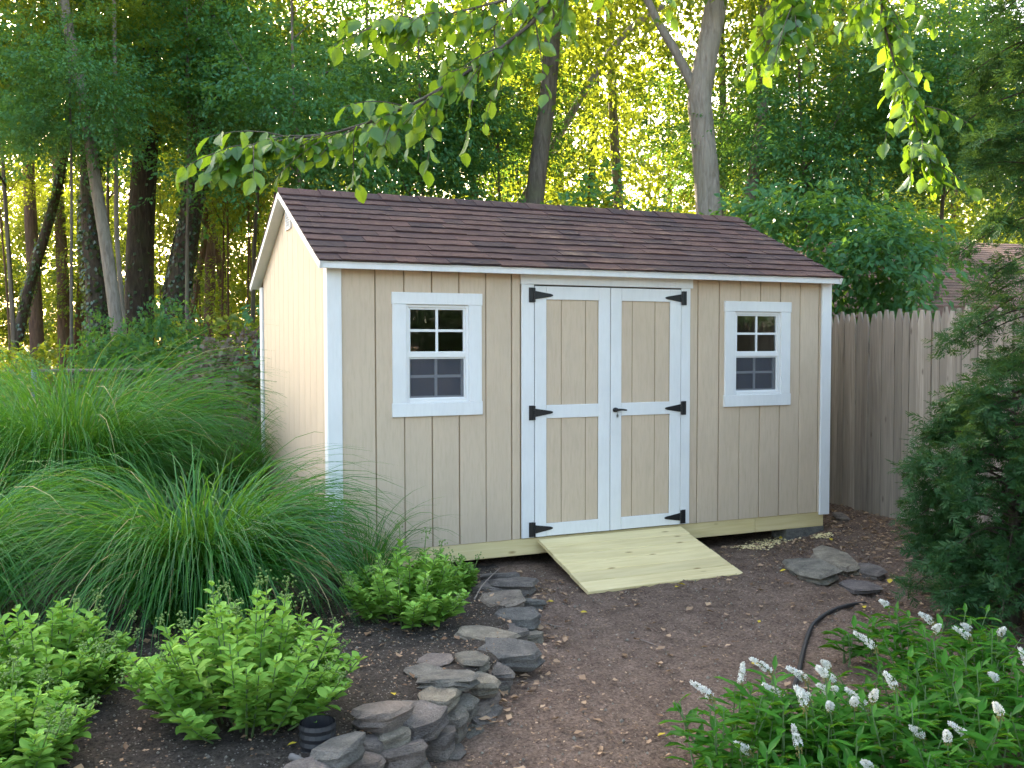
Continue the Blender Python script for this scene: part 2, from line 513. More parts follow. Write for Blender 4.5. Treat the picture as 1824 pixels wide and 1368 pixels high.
cxm, cym = V[F].mean(1)[:, 0], V[F].mean(1)[:, 1]
inbed = (cxm < wall_x(cym) + .03 + .03 * np.sin(cym * 9)) & (cym < .35 - .25 * sstep(-.6, .3, cxm)) & (cxm > -30) & (cym > -12) | ((cxm < -.36) & (cym < 6) & (cym > -12) & (cxm > -30) & (cym >= .0))
def sub(Fs):
    idx = np.unique(Fs); mp_ = np.full(len(V), -1); mp_[idx] = np.arange(len(idx))
    return V[idx], mp_[Fs]
for nm, msk, mt in (('ground', ~inbed, M_dirt), ('garden_bed', inbed, M_bed)):
    v_, f_ = sub(F[msk])
    tag(link(nm, fast_mesh(nm, v_, f_, None, True), mt), kind='structure')

# ------------------------------------------------------------------ the shed
XL, XR, D, H = -.318, 3.949, 2.70, 1.94        # siding planes; siding bottom at z = 0
RX0, RX1, OE = -.412, 3.992, .115               # roof ends, eave overhang
YR, ZR, ZE = 1.355, 2.650, 1.985                # ridge and eave on top of the shingles
shed = empty('garden_shed', (1.8, 1.3, -.2), 'tan wooden garden shed with white trim and brown shingle roof', 'shed')
def sp(name, vf, m, parent=shed, smooth=False):
    """shed part given in world coordinates"""
    o = part(name, vf, m, parent, smooth)
    o.matrix_parent_inverse = Matrix.Translation((-1.8, -1.3, .2))
    return o
def sub_p(name, vf, m, parent, smooth=False):
    return part(name, vf, m, parent, smooth)
SL = (ZR - ZE) / (YR + OE)
def roof_z(y):
    return ZE + SL * ((y + OE) if y <= YR else (2 * YR - y + OE))
# inner walls and floor, behind the boards
WIN = [(.215, .677, 1.022, 1.703), (2.977, 3.437, 1.018, 1.688)]
xs = [XL + .012] + [e for wdw in WIN for e in wdw[:2]] + [XR - .012]
segs = [box(xs[i], xs[i + 1], .012, .09, .0, H) for i in (0, 2, 4)]
for (x0, x1, z0, z1) in WIN:
    segs += [box(x0, x1, .012, .09, 0, z0), box(x0, x1, .012, .09, z1, H)]
sp('front_wall', join(*segs), M_groove)
sp('rear_wall', box(XL, XR, D - .09, D, 0, 2.02), M_siding)
gp = [(.092, 0), (D - .092, 0), (D - .092, roof_z(D) - .07), (YR, ZR - .10), (.092, roof_z(.0) - .045)]
sp('gable_wall', prism(gp, 0, XL + .012, XL + .09), M_groove)
sp('gable_wall', prism(gp, 0, XR - .09, XR), M_siding)
sp('floor', box(XL + .02, XR - .02, .02, D - .02, -.03, -.001), M_dark)
# front boards, between the vertical grooves
gl_ = [XL] + [.2032 * k for k in range(0, 6)] + [1.086]
gr_ = [2.546] + [2.629 + .2032 * k for k in range(0, 7)] + [XR]
for gs in (gl_, gr_):
    for x0, x1 in zip(gs[:-1], gs[1:]):
        a0, a1 = x0 + .004, x1 - .004
        pieces = [[(a0, 0), (a1, 0), (a1, H), (a0, H)]]
        for (wx0, wx1, wz0, wz1) in WIN:
            n0, n1, m0, m1 = wx0 - .03, wx1 + .03, wz0 - .04, wz1 + .03
            if a1 <= n0 or a0 >= n1: continue
            if n0 <= a0 and a1 <= n1:
                pieces = [[(a0, 0), (a1, 0), (a1, m0), (a0, m0)], [(a0, m1), (a1, m1), (a1, H), (a0, H)]]
            elif a0 < n0:
                pieces = [[(a0, 0), (a1, 0), (a1, m0), (n0, m0), (n0, m1), (a1, m1), (a1, H), (a0, H)]]
            else:
                pieces = [[(a0, 0), (a1, 0), (a1, H), (a0, H), (a0, m1), (n1, m1), (n1, m0), (a0, m0)]]
        for pc in pieces:
            if len(pc) == 4:
                sp('siding_board', cbox(a0, a1, 0, .0115, pc[0][1], pc[2][1], .0035, 2), M_siding)
            else:
                sp('siding_board', prism(pc, 1, 0, .0115), M_siding)
# gable boards
y0 = .0
while y0 < D - .01:
    y1 = min(y0 + .2032, D)
    a0, a1 = y0 + .003, y1 - .003
    tz = lambda y: roof_z(y) - .062
    poly = [(a0, 0), (a1, 0), (a1, tz(a1))] + ([(YR, tz(YR))] if a0 < YR < a1 else []) + [(a0, tz(a0))]
    sp('siding_board', prism(poly, 0, XL, XL + .0115), M_siding)
    y0 += .2032
# corner boards and door casing
T = .019
sp('corner_board', cbox(XL - T, -.237, -T, -.0005, -.022, H + .02), M_trim)
sp('corner_board', cbox(3.864, XR + T, -T, -.0005, -.022, H + .02), M_trim)
sp('corner_board', cbox(XL - T, XL - .0005, .0005, .075, -.022, 1.965), M_trim)
sp('corner_board', cbox(XL - T, XL - .0005, D - .09, D + T, -.022, 1.95), M_trim)
sp('corner_board', cbox(XR + .0005, XR + T, .0005, .075, -.022, 1.965), M_trim)
sp('door_casing', cbox(1.088, 1.187, -T, -.0005, .006, 1.8625), M_trim)
sp('door_casing', cbox(2.460, 2.545, -T, -.0005, .006, 1.8625), M_trim)
sp('door_header', cbox(1.082, 2.565, -T - .004, -.0005, 1.8635, H + .012, .003, 0), M_trim)
sp('door_jamb', join(box(1.188, 1.1915, -.012, .012, .006, 1.8625), box(2.4555, 2.459, -.012, .012, .006, 1.8625), box(1.188, 2.459, .004, .0115, 0.0, 1.862)), M_dark)
# doors
def door(x0, x1, grooves, hinge_side):
    dr = sp('door', box(x0 + .004, x1 - .004, -.006, .003, .012, 1.849), M_groove)
    def dp(name, vf, m, smooth=False):
        o = part(name, vf, m, dr, smooth)
        return o
    z0, z1 = .008, 1.852
    wl, wr = .094, .098
    zr_ = [(.008, .101), (.881, .979), (1.755, 1.852)]
    dp('stile', cbox(x0, x0 + wl, -T - .002, -.0065, z0, z1), M_trim)
    dp('stile', cbox(x1 - wr, x1, -T - .002, -.0065, z0, z1), M_trim)
    for a, c in zr_:
        dp('rail', cbox(x0 + wl + .0008, x1 - wr - .0008, -T - .002, -.0065, a, c, .0025, 0), M_trim)
    ex = [x0 + wl + .001] + grooves + [x1 - wr - .001]
    for (a, c) in ((.102, .880), (.980, 1.754)):
        for e0, e1 in zip(ex[:-1], ex[1:]):
            dp('panel_board', cbox(e0 + .003, e1 - .003, -.0105, -.0061, a, c, .002, 2), M_siding)
    for zc in (1.786, .926, .066):
        s = 1 if hinge_side < 0 else -1
        hx = x0 if s > 0 else x1
        hg = []
        hg.append(cbox(min(hx - s * .050, hx - s * .012), max(hx - s * .050, hx - s * .012), -T - .0085, -T - .0025, zc - .054, zc + .054, .002, 2))
        pole = tube([(hx - s * .006, -T - .010, zc - .052), (hx - s * .006, -T - .010, zc + .052)], [.0065, .0065], 8)
        st = [(hx + s * .002, zc - .030), (hx + s * .125, zc - .011), (hx + s * .141, zc - .006), (hx + s * .145, zc), (hx + s * .141, zc + .006), (hx + s * .125, zc + .011), (hx + s * .002, zc + .030)]
        if s < 0: st = st[::-1]
        hg.append(pole); hg.append(prism(st, 1, -T - .0085, -T - .0025))
        h = dp('hinge', join(*hg), M_iron)
    return dr
dl = door(1.192, 1.8215, [1.413, 1.616], -1)
drr = door(1.8275, 2.455, [2.020, 2.2232], 1)
# lever handle with its key
ell = [(1.866 + .023 * math.cos(t), .929 + .017 * math.sin(t)) for t in np.linspace(0, 2 * math.pi, 17)[:-1]]
hv = join(prism(ell, 1, -T - .012, -T - .0025), tube([(1.866, -T - .012, .929), (1.866, -T - .040, .929)], [.009, .008], 8),
          tube(curve_pts([(1.858, -T - .040, .930), (1.90, -T - .043, .931), (1.945, -T - .040, .926)], 6), [.010, .010, .009, .008, .0075, .007, .006], 8))
part('handle', hv, M_iron, drr, True)
part('key', join(box(1.879, 1.881, -T - .014, -T - .012, .895, .925), prism([(1.874, .872), (1.888, .872), (1.890, .885), (1.885, .896), (1.876, .896), (1.872, .885)], 1, -T - .0145, -T - .012)), M_steel, drr)
# windows
def window(x0, x1, z0, z1):
    ox0, ox1 = x0 - .103, x1 + .102
    wn_ = sp('window', join(box(x0, x0 + .020, -.004, .05, z0, z1), box(x1 - .020, x1, -.004, .05, z0, z1), box(x0 + .0201, x1 - .0201, -.004, .05, z1 - .018, z1), box(x0 + .0201, x1 - .0201, -.010, .05, z0, z0 + .022)), M_vinyl)
    def wp(name, vf, m):
        return part(name, vf, m, wn_)
    wp('casing', cbox(ox0 + .004, x0 - .0005, -T, -.0005, z0 - .0005, z1 + .0005), M_trim)
    wp('casing', cbox(x1 + .0005, ox1 - .004, -T, -.0005, z0 - .0005, z1 + .0005), M_trim)
    wp('casing', cbox(ox0, ox1, -T - .0015, -.0005, z1 + .001, z1 + .084, .003, 0), M_trim)
    wp('casing', cbox(ox0, ox1, -T - .0015, -.0005, z0 - .097, z0 - .001, .003, 0), M_trim)
    zm = z0 + (z1 - z0) * .505
    def sash(a0, a1, b0, b1, yf, st, mw, rail=.0):
        f = [box(a0, a0 + st, yf, yf + .022, b0, b1), box(a1 - st, a1, yf, yf + .022, b0, b1), box(a0 + st, a1 - st, yf, yf + .022, b1 - st, b1), box(a0 + st, a1 - st, yf, yf + .022, b0, b0 + st)]
        wp('sash', join(*f), M_vinyl)
        xc, zc = (a0 + a1) / 2, (b0 + b1) / 2
        wp('muntin', box(xc - mw / 2, xc + mw / 2, yf + .004, yf + .0155, b0 + st, b1 - st), M_vinyl)
        for h0, h1 in ((a0 + st, xc - mw / 2), (xc + mw / 2, a1 - st)):
            wp('muntin', box(h0, h1, yf + .005, yf + .0150, zc - mw / 2, zc + mw / 2), M_vinyl)
            for v0, v1 in ((b0 + st, zc - mw / 2), (zc + mw / 2, b1 - st)):
                wp('pane', box(h0, h1, yf + .010, yf + .013, v0, v1), M_glass)
    sash(x0 + .0205, x1 - .0205, zm - .002, z1 - .0185, .006, .014, .018)
    sash(x0 + .0205, x1 - .0205, z0 + .0225, zm - .004, .029, .022, .020)
    wp('sash', cbox(x0 + .0205, x1 - .0205, .0, .0055, zm - .030, zm + .010, .002, 0), M_vinyl)
    wp('screen_frame', join(box(x0 + .0206, x0 + .0300, .010, .018, z0 + .0225, zm - .031), box(x1 - .0300, x1 - .0206, .010, .018, z0 + .0225, zm - .031), box(x0 + .0301, x1 - .0301, .010, .018, z0 + .0225, z0 + .033), box(x0 + .0301, x1 - .0301, .010, .018, zm - .040, zm - .031)), M_vinyl)
    wp('insect_screen', ([(x0 + .030, .014, z0 + .033), (x1 - .030, .014, z0 + .033), (x1 - .030, .014, zm - .040), (x0 + .030, .014, zm - .040)], [(0, 1, 2, 3)]), M_screen)
window(*WIN[0]); window(*WIN[1])
# gable vent
vt = sp('gable_vent', join(box(XL - .012, XL - .0005, 1.250, 1.262, 2.350, 2.510), box(XL - .012, XL - .0005, 1.448, 1.460, 2.350, 2.510), box(XL - .014, XL - .0005, 1.2621, 1.4479, 2.340, 2.352), box(XL - .003, XL - .0006, 1.2622, 1.4478, 2.3521, 2.51)), M_vinyl)
for k in range(7):
    zc = 2.366 + k * .020
    part('slat', prism([(XL - .012, zc - .006), (XL - .010, zc - .008), (XL - .0035, zc + .006), (XL - .0055, zc + .008)], 1, 1.263, 1.447), M_vinyl, vt)
# rim joist, two lengths butted
sp('rim_joist', cbox(XL + .03, 3.205, .006, .044, -.124, -.002, .003, 0), M_pine)
sp('rim_joist', cbox(3.209, XR - .028, .006, .044, -.124, -.002, .003, 0), M_pine)
sp('rim_joist', cbox(XL + .012, XL + .05, .046, D - .05, -.124, -.002, .003, 1), M_pine)
for yy in (.45, 2.1):
    sp('skid', cbox(XL + .1, XR - .1, yy, yy + .09, -.205, -.126, .003, 0), M_pine)
# roof deck, fascia, rakes
ct = 1 / math.sqrt(1 + SL * SL); st_ = SL * ct
def rp(s, n, side):
    """point on a roof slope: s metres up from the eave, n metres above the deck"""
    y = -OE + s * ct - n * st_
    z = ZE - .012 + s * st_ + n * ct
    return (y, z) if side == 0 else (2 * YR - y, z)
LEN = (YR + OE) / ct
roof = sp('roof', join(prism([rp(.0, 0, 0), rp(LEN, 0, 0), rp(LEN, -.016, 0), rp(.0, -.016, 0)], 0, RX0 + .02, RX1 - .02),
                       prism([rp(.0, 0, 1), rp(.0, -.016, 1), rp(LEN, -.016, 1), rp(LEN, 0, 1)], 0, RX0 + .02, RX1 - .02)), M_trim)
sp('fascia', cbox(RX0 + .024, RX1 - .024, -OE + .006, -OE + .024, ZE - .056, ZE - .021, .002, 0), M_trim)
sp('soffit', box(RX0 + .03, RX1 - .03, -OE + .0245, -.0205, ZE - .050, ZE - .043), M_trim)
for side in (0, 1):
    for xa, xb in ((RX0 + .006, RX0 + .024), (RX1 - .024, RX1 - .006)):
        pl = [rp(-.012, .003, side), rp(LEN - .01, .003, side), rp(LEN - .01, -.046, side), rp(-.012, -.046, side)]
        sp('rake_board', prism(pl if side == 0 else pl[::-1], 0, xa, xb), M_trim)
    for xa, xb in ((RX0 + .0245, XL - .001), (XR + .001, RX1 - .0245)):
        pl = [rp(.01, -.030, side), rp(LEN - .03, -.030, side), rp(LEN - .03, -.040, side), rp(.01, -.040, side)]
        sp('rake_soffit', prism(pl if side == 0 else pl[::-1], 0, xa, xb), M_trim)
# shingles, laid in courses; each tab is a piece
rs = random.Random(3)
NC = 12
EXP = (LEN + .006) / NC
def shingle(xa, xb, s0, side, lift):
    x_mid = (xa + xb) / 2
    lap = .045
    j = [rs.uniform(-.004, .004) for _ in range(4)]
    s_lo, s_hi = s0 - .008, min(s0 + EXP + lap, LEN + .01)
    k = 5
    Vv, Ff = [], []
    wob = [rs.uniform(-.0035, .0035) for _ in range(k + 1)]
    for i in range(k + 1):
        x = xa + (xb - xa) * i / k
        e = wob[i]
        th = .013 + lift + abs(e) * .8
        for (s, n) in ((s_lo + e, .003 + th * .35), (s_lo + e, .003 + th), (s_hi, .0065), (s_hi, .0045)):
            y, z = rp(s, n, side); Vv.append((x, y, z))
    for i in range(k):
        for q in range(4):
            a_, b_ = i * 4 + q, i * 4 + (q + 1) % 4
            Ff.append((a_, b_, b_ + 4, a_ + 4))
    Ff += [(0, 3, 2, 1), (k * 4, k * 4 + 1, k * 4 + 2, k * 4 + 3)]
    if side == 0: Ff = [f[::-1] for f in Ff]
    return Vv, Ff
rear = []
for c in range(NC):
    for side in (0, 1):
        x = RX0
        x -= 0
        first = rs.uniform(.10, .32)
        while x < RX1 - .03:
            wd = first if x == RX0 else rs.choice([.16, .22, .28, .33, .38, .44])
            x1 = min(x + wd, RX1)
            if RX1 - x1 < .08: x1 = RX1
            vf = shingle(x + .0012, x1 - .0012, c * EXP, side, rs.choice([0, 0, .003, .005]))
            if side == 0:
                part('shingle', vf, M_shingle, roof)
            else:
                rear.append(vf)
            x = x1
part('rear_shingles', join(*rear), M_shingle, roof)['kind'] = 'stuff'
x = RX0 - .004
k = 0
while x < RX1 - .05:
    x1 = min(x + .165, RX1 + .004)
    lf = .004 + .006 * rs.random()
    prof = []
    for s_, n_ in ((LEN - .135, .022 + lf * .5), (LEN - .06, .024 + lf), (LEN - .012, .027 + lf)):
        prof.append(rp(s_, n_, 0))
    prof.append((YR, rp(LEN, .027 + lf, 0)[1] + .002))
    for s_, n_ in ((LEN - .012, .027 + lf), (LEN - .06, .024 + lf), (LEN - .135, .022 + lf * .5)):
        prof.append(rp(s_, n_, 1))
    low = [(p[0], p[1] - .006) for p in prof][::-1]
    pv, pf = prism(prof + low, 0, x, x1 + .03)
    n_ = len(prof) * 2
    pv = [(p[0], p[1], p[2] - (.006 if i >= n_ else 0)) for i, p in enumerate(pv)]
    part('ridge_shingle', (pv, pf), M_shingle, roof)
    x = x1; k += 1

# concrete block under the right corner, and the ramp
def slab_block(x0, x1, y0_, y1_, z0, z1):
    return join(cbox(x0, x1, y0_, y1_, z0, z1, .006, 0))
bl = part('concrete_block', slab_block(3.535, 3.93, .004, .20, -.27, -.1255), M_concrete, None)
tag(bl, 'grey concrete block under the right front corner of the shed', 'block')
rampo = empty('wooden_ramp', (1.83, -.42, -.2), 'pale new pine ramp sloping down from the shed doors', 'ramp')
RA, RB = Vector((0, -.024, -.008)), Vector((0, -.835, -.205))
ang = math.atan2(RB.z - RA.z, RA.y - RB.y)
nb = 6
L_r = (RB - RA).length
wdt = L_r / nb
for i in range(nb):
    jx0, jx1 = rs.uniform(-.006, .006), rs.uniform(-.006, .006)
    o = part('plank', cbox(1.213 + jx0 - (.012 if i >= 4 else 0), 2.452 + jx1, -wdt / 2 + .0022, wdt / 2 - .0022, -.026, 0, .004, 0), M_pine, rampo)
    c = RA + (RB - RA) * ((i + .5) / nb)
    o.matrix_parent_inverse = Matrix.Translation((-1.83, .42, .2))
    o.location = (0, c.y, c.z)
    o.rotation_euler = (-ang, 0, 0)
for xx in (1.36, 1.81, 2.27):
    pl = [(RA.y, RA.z - .030), (RA.y, RA.z - .11), (-.25, -.21), (RB.y + .10, RB.z - .045), (RB.y + .10, RB.z - .008)]
    o = part('stringer', prism(pl, 0, xx, xx + .036), M_pine, rampo)
    o.matrix_parent_inverse = Matrix.Translation((-1.83, .42, .2))

# ------------------------------------------------------------------ picket fence on the right
FX = 4.70
fence = empty('picket_fence', (FX, -1.0, -.1), 'tall weathered grey wooden stockade fence beside the shed', 'fence')
PW = .0785
yy = 3.4
i = 0
pk = []
for s in range(5):
    hh = 1.835 + .012 * (s - 2)
    wv = [rs.uniform(-.002, .002) for _ in range(4)]
    V = []
    w2 = PW / 2 - .0012
    out = [(-w2, 0), (w2, 0), (w2 + wv[0], hh - .115), (.019 + wv[1], hh - .030), (.011, hh), (-.011 + wv[2], hh), (-.019, hh - .030), (-w2 + wv[3], hh - .115)]
    pk.append(mesh('picket', *prism(out, 0, -.010, .010)))
    pk[-1].materials.append(M_fence)
while yy > -3.6:
    o = link('picket', rs.choice(pk), None, fence)
    o.location = (rs.uniform(-.004, .004), yy + 1.0, float(hgt(FX, yy)) + .1 + rs.uniform(-.012, .012) - .01)
    o.rotation_euler = (rs.uniform(-.006, .006), rs.uniform(-.004, .004), rs.uniform(-.04, .04))
    yy -= PW; i += 1
for z in (.25, .95, 1.50):
    part('fence_rail', cbox(.014, .050, -2.6, 4.4, z - .04, z + .04, .003, 1), M_fence, fence)
for y in (4.3, 1.9, -.5, -2.5):
    part('fence_post', cbox(.052, .13, y - .04, y + .04, -.3, 1.72, .005, 2), M_fence, fence)

# ------------------------------------------------------------------ neighbour's house behind the fence
nh = empty('neighbour_house', (13.0, 5.0, -.28), "neighbour's low brown house with tan shingle roof behind the fence", 'house')
nh.rotation_euler = (0, 0, R(-8))
HL = 6.5
part('wall', box(-HL, HL, 0, 6.0, 0, 2.25), M_ntrim, nh)
part('fascia', box(-HL - .4, HL + .4, -.48, -.45, 2.13, 2.30), M_ntrim, nh)
nroof = part('roof', prism([(-.50, 2.30), (3.0, 3.75), (6.5, 2.30), (6.5, 2.22), (3.0, 3.67), (-.50, 2.22)], 0, -HL - .45, HL + .45), M_ntrim, nh)
cs = []
nc = 26
for c in range(nc):
    a0, a1 = c / nc, (c + 1.25) / nc
    y0_, z0_ = -.52 + 3.52 * a0, 2.295 + 1.46 * a0
    y1_, z1_ = -.52 + 3.52 * min(a1, 1), 2.295 + 1.46 * min(a1, 1)
    cs.append(prism([(y0_, z0_), (y0_ - .004, z0_ + .022), (y1_, z1_ + .012), (y1_, z1_)][::-1], 0, -HL - .47, HL + .47))
part('shingle_courses', join(*cs), M_nshingle, nroof)

# ------------------------------------------------------------------ leaf and plant generators
def leaf_batch(P, A, Nn, L, W, kind='rhomb', fold=.18, droop=.12):
    """P base points, A leaf axes, Nn leaf normals, L lengths, W widths -> verts, faces (tri), per-vertex random"""
    n = len(P)
    A = unit(A); S = unit(np.cross(A, Nn)); Nn = np.cross(S, A)
    L = np.broadcast_to(L, n)[:, None]; W = np.broadcast_to(W, n)[:, None]
    r = rng.random(n)
    if kind == 'rhomb':
        prof = [(0, 0, 0), (-.5, .45, fold), (0, 1, -droop), (.5, .45, fold)]
        tri = [(0, 3, 2), (0, 2, 1)]
    elif kind == 'oval':
        prof = [(0, 0, 0), (-.36, .22, fold * .8), (-.5, .52, fold), (-.28, .82, fold * .5), (0, 1, -droop), (.28, .82, fold * .5), (.5, .52, fold), (.36, .22, fold * .8), (0, .5, -droop * .25)]
        tri = [(8, 0, 1), (8, 1, 2), (8, 2, 3), (8, 3, 4), (8, 4, 5), (8, 5, 6), (8, 6, 7), (8, 7, 0)]
        tri = [t[::-1] for t in tri]
    elif kind == 'lance':
        prof = [(0, 0, 0), (-.5, .40, fold), (-.25, .75, fold * .4), (0, 1, -droop), (.25, .75, fold * .4), (.5, .40, fold), (0, .5, 0)]
        tri = [(6, 1, 0), (6, 2, 1), (6, 3, 2), (6, 4, 3), (6, 5, 4), (6, 0, 5)]
    Vs = [P + S * (a * W) + A * (b_ * L) + Nn * (c_ * W) for a, b_, c_ in prof]
    k = len(prof)
    V = np.stack(Vs, 1).reshape(-1, 3)
    F = (np.arange(n)[:, None, None] * k + np.array(tri)[None]).reshape(-1, 3)
    return V, F, np.repeat(r, k)
def merge(bs):
    V, F, r, n = [], [], [], 0
    for v, f, q in bs:
        V.append(v); F.append(f + n); r.append(q); n += len(v)
    return np.concatenate(V), np.concatenate(F), np.concatenate(r)
def crown_mesh(name, nsp, per, centre, rad, leaf, spray=(.6, 1.3), shell=.45, lw=.55, droop=.25, zcut=None, kind='rhomb', clump=0):
    """a crown of flat leafy sprays spread through an uneven ellipsoid"""
    d = unit(rng.normal(size=(nsp, 3)))
    rr = (shell + (1 - shell) * rng.random(nsp)) ** (1 / 1.6)
    lob = 1 + .22 * np.sin(3 * np.arctan2(d[:, 1], d[:, 0]) + rng.uniform(0, 6)) + .15 * np.sin(5 * d[:, 2] + rng.uniform(0, 6))
    O = d * (rr * lob)[:, None] * np.array(rad) + np.array(centre)
    if clump:
        cc = O[rng.integers(0, nsp, clump)]
        O = cc[rng.integers(0, clump, nsp)] * .72 + O * .28 + rng.normal(0, .12, (nsp, 3)) * np.array(rad) * .6
    out = unit((O - np.array(centre)) / np.array(rad) + rng.normal(0, .45, (nsp, 3)))
    out[:, 2] = out[:, 2] * .35 - droop * rng.random(nsp)
    out = unit(out)
    nrm = unit(np.array([0, 0, 1.0]) + rng.normal(0, .28, (nsp, 3)))
    side = unit(np.cross(out, nrm)); nrm = np.cross(side, out)
    sl_ = rng.uniform(*spray, nsp)
    t = rng.random((nsp, per))
    wdt_ = .34 * np.sin(np.pi * np.clip(t * .85 + .12, 0, 1))
    sgn = rng.choice([-1, 1], (nsp, per))
    off = sgn * wdt_ * rng.random((nsp, per)) ** .7
    P = O[:, None] + out[:, None] * (t * sl_[:, None])[..., None] + side[:, None] * (off * sl_[:, None])[..., None] \
        + nrm[:, None] * rng.normal(0, .05, (nsp, per, 1)) - np.array([0, 0, 1]) * (droop * .5 * t ** 2 * sl_[:, None])[..., None]
    A = out[:, None] * .6 + side[:, None] * (sgn * rng.uniform(.2, 1, (nsp, per)))[..., None] + rng.normal(0, .35, (nsp, per, 3)) - np.array([0, 0, .25])
    Nn = nrm[:, None] + rng.normal(0, .38, (nsp, per, 3))
    P, A, Nn = P.reshape(-1, 3), A.reshape(-1, 3), Nn.reshape(-1, 3)
    if zcut is not None:
        k = P[:, 2] > zcut; P, A, Nn = P[k], A[k], Nn[k]
    Ls = leaf * rng.uniform(.65, 1.25, len(P))
    V, F, r = leaf_batch(P, A, unit(Nn), Ls, Ls * lw, kind)
    # leaf tone drifts from spray to spray
    return fast_mesh(name, V, F, np.clip(r * .6 + .2 + .2 * np.sin(V[:, 0] * 2.1 + V[:, 2] * 1.7), 0, 1))

def limbs(base, top, n, spread, rad, seed):
    rr = random.Random(seed)
    vf = []
    for i in range(n):
        t = .35 + .6 * rr.random()
        p = Vector(base).lerp(Vector(top), t)
        a = rr.uniform(0, 6.28)
        L = spread * rr.uniform(.5, 1) * (1.15 - t * .5)
        q1 = p + Vector((math.cos(a), math.sin(a), .5)) * L * .5
        q2 = p + Vector((math.cos(a), math.sin(a), .55)) * L + Vector((0, 0, rr.uniform(-.2, .4)))
        r_ = rad * (1 - t * .7) * .42
        vf.append(tube([p, q1, q2], [r_, r_ * .6, r_ * .2], 5))
    return vf

# shared crowns for the woods
CR = {
    'tall_a': crown_mesh('crown', 330, 42, (0, 0, 10.0), (3.6, 3.6, 5.0), .15, (.9, 1.8), .35, .6, clump=44),
    'tall_b': crown_mesh('crown', 300, 42, (0, 0, 9.0), (3.2, 3.4, 4.4), .15, (.9, 1.7), .35, .6, clump=40),
    'far_a': crown_mesh('crown', 210, 40, (0, 0, 8.5), (3.8, 3.8, 5.5), .20, (.9, 1.8), .3, .6, clump=60),
    'far_b': crown_mesh('crown', 200, 40, (0, 0, 3.6), (3.2, 3.2, 3.4), .18, (.8, 1.5), .3, .6, clump=60),
    'under_a': crown_mesh('crown', 440, 46, (0, 0, 4.0), (2.5, 2.5, 2.6), .105, (.7, 1.4), .30, .55, clump=30),
    'under_b': crown_mesh('crown', 400, 46, (0, 0, 3.4), (2.3, 2.5, 2.3), .105, (.7, 1.4), .30, .55, clump=26),
    'thin': crown_mesh('crown', 190, 40, (0, 0, 4.8), (2.0, 2.0, 3.2), .105, (.7, 1.3), .25, .55, clump=24),
    'mound_a': crown_mesh('crown', 420, 44, (0, 0, 1.7), (1.9, 1.9, 1.6), .10, (.5, 1.0), .4, .58, .35),
    'mound_b': crown_mesh('crown', 380, 44, (0, 0, 1.5), (2.1, 1.8, 1.4), .10, (.5, 1.0), .4, .58, .35, clump=60),
    'broad': crown_mesh('crown', 120, 30, (0, 0, 1.5), (2.0, 1.8, 1.5), .20, (.8, 1.5), .15, .5, .6, kind='lance', clump=16),
    'shrub_a': crown_mesh('crown', 230, 40, (0, 0, 1.15), (1.15, 1.15, 1.0), .095, (.35, .75), .35, .6),
    'shrub_b': crown_mesh('crown', 200, 40, (0, 0, .8), (1.2, 1.0, .75), .10, (.35, .75), .35, .6, zcut=.02),
}
for k in CR: CR[k].materials.append(M_leafA)
CRB = {}
for k in ('under_a', 'under_b', 'shrub_a', 'shrub_b', 'thin', 'mound_a', 'mound_b', 'broad'):
    m2 = CR[k].copy(); m2.materials.clear(); m2.materials.append(M_leafB); CRB[k] = m2
def trunk_mesh(h, r, seed, n=10, lean=.25, nl=6, spread=2.0):
    rr = random.Random(seed)
    top = Vector((rr.uniform(-lean, lean), rr.uniform(-lean, lean), h))
    pts = curve_pts([(0, 0, -.15), (rr.uniform(-.1, .1), rr.uniform(-.1, .1), h * .33), Vector((top.x * .6 + rr.uniform(-.12, .12), top.y * .6, h * .66)), top], 14)
    rad = [r * (1.35 if i == 0 else 1.12 if i == 1 else 1.0 - .72 * (i / 14)) for i in range(15)]
    return mesh('trunk', *join(tube(pts, rad, n, .05, seed), *limbs(pts[4], pts[-1], nl, spread, r, seed)), True)
TM = {'tall': [trunk_mesh(13, .17, 1, nl=9, spread=3), trunk_mesh(12, .14, 2, nl=8, spread=3), trunk_mesh(12.5, .20, 3, nl=9, spread=3)],
      'under': [trunk_mesh(6.2, .07, 4, 8, .5, 9, 2.0), trunk_mesh(5.4, .06, 5, 8, .6, 8, 2.0)],
      'shrub': [mesh('trunk', *join(*[tube([(0, 0, -.05), (math.cos(a) * .25, math.sin(a) * .25, .6), (math.cos(a) * .6, math.sin(a) * .6, 1.4)], [.018, .013, .005], 5) for a in (0.3, 1.5, 2.6, 3.9, 5.2)]), True)]}
def tree(name, base, kind, crown, label, group, cat='tree', s=1.0, rz=None, bark_=None, dogwood=False, sz=1.0, lift=0.0, leafm=None):
    t = empty(name, base, label, cat, group, rs.uniform(0, 6.28) if rz is None else rz)
    t.scale = (s, s, s * sz)
    tm = rs.choice(TM[kind])
    key = (tm.name, (bark_ or M_barkgrey).name)
    if key not in _tm:
        c_ = tm.copy(); c_.materials.clear(); c_.materials.append(bark_ or M_barkgrey); _tm[key] = c_
    tr_ = link('trunk', _tm[key], None, t)
    tr_.scale.z = 1 + lift / 5
    cm = (CRB if dogwood else CR)[crown]
    if leafm is not None:
        key = (crown, leafm.name)
        if key not in _tm:
            c_ = cm.copy(); c_.materials.clear(); c_.materials.append(leafm); _tm[key] = c_
        cm = _tm[key]
    o = link('crown', cm, None, t)
    o.location.z = lift
    return t
_tm = {}

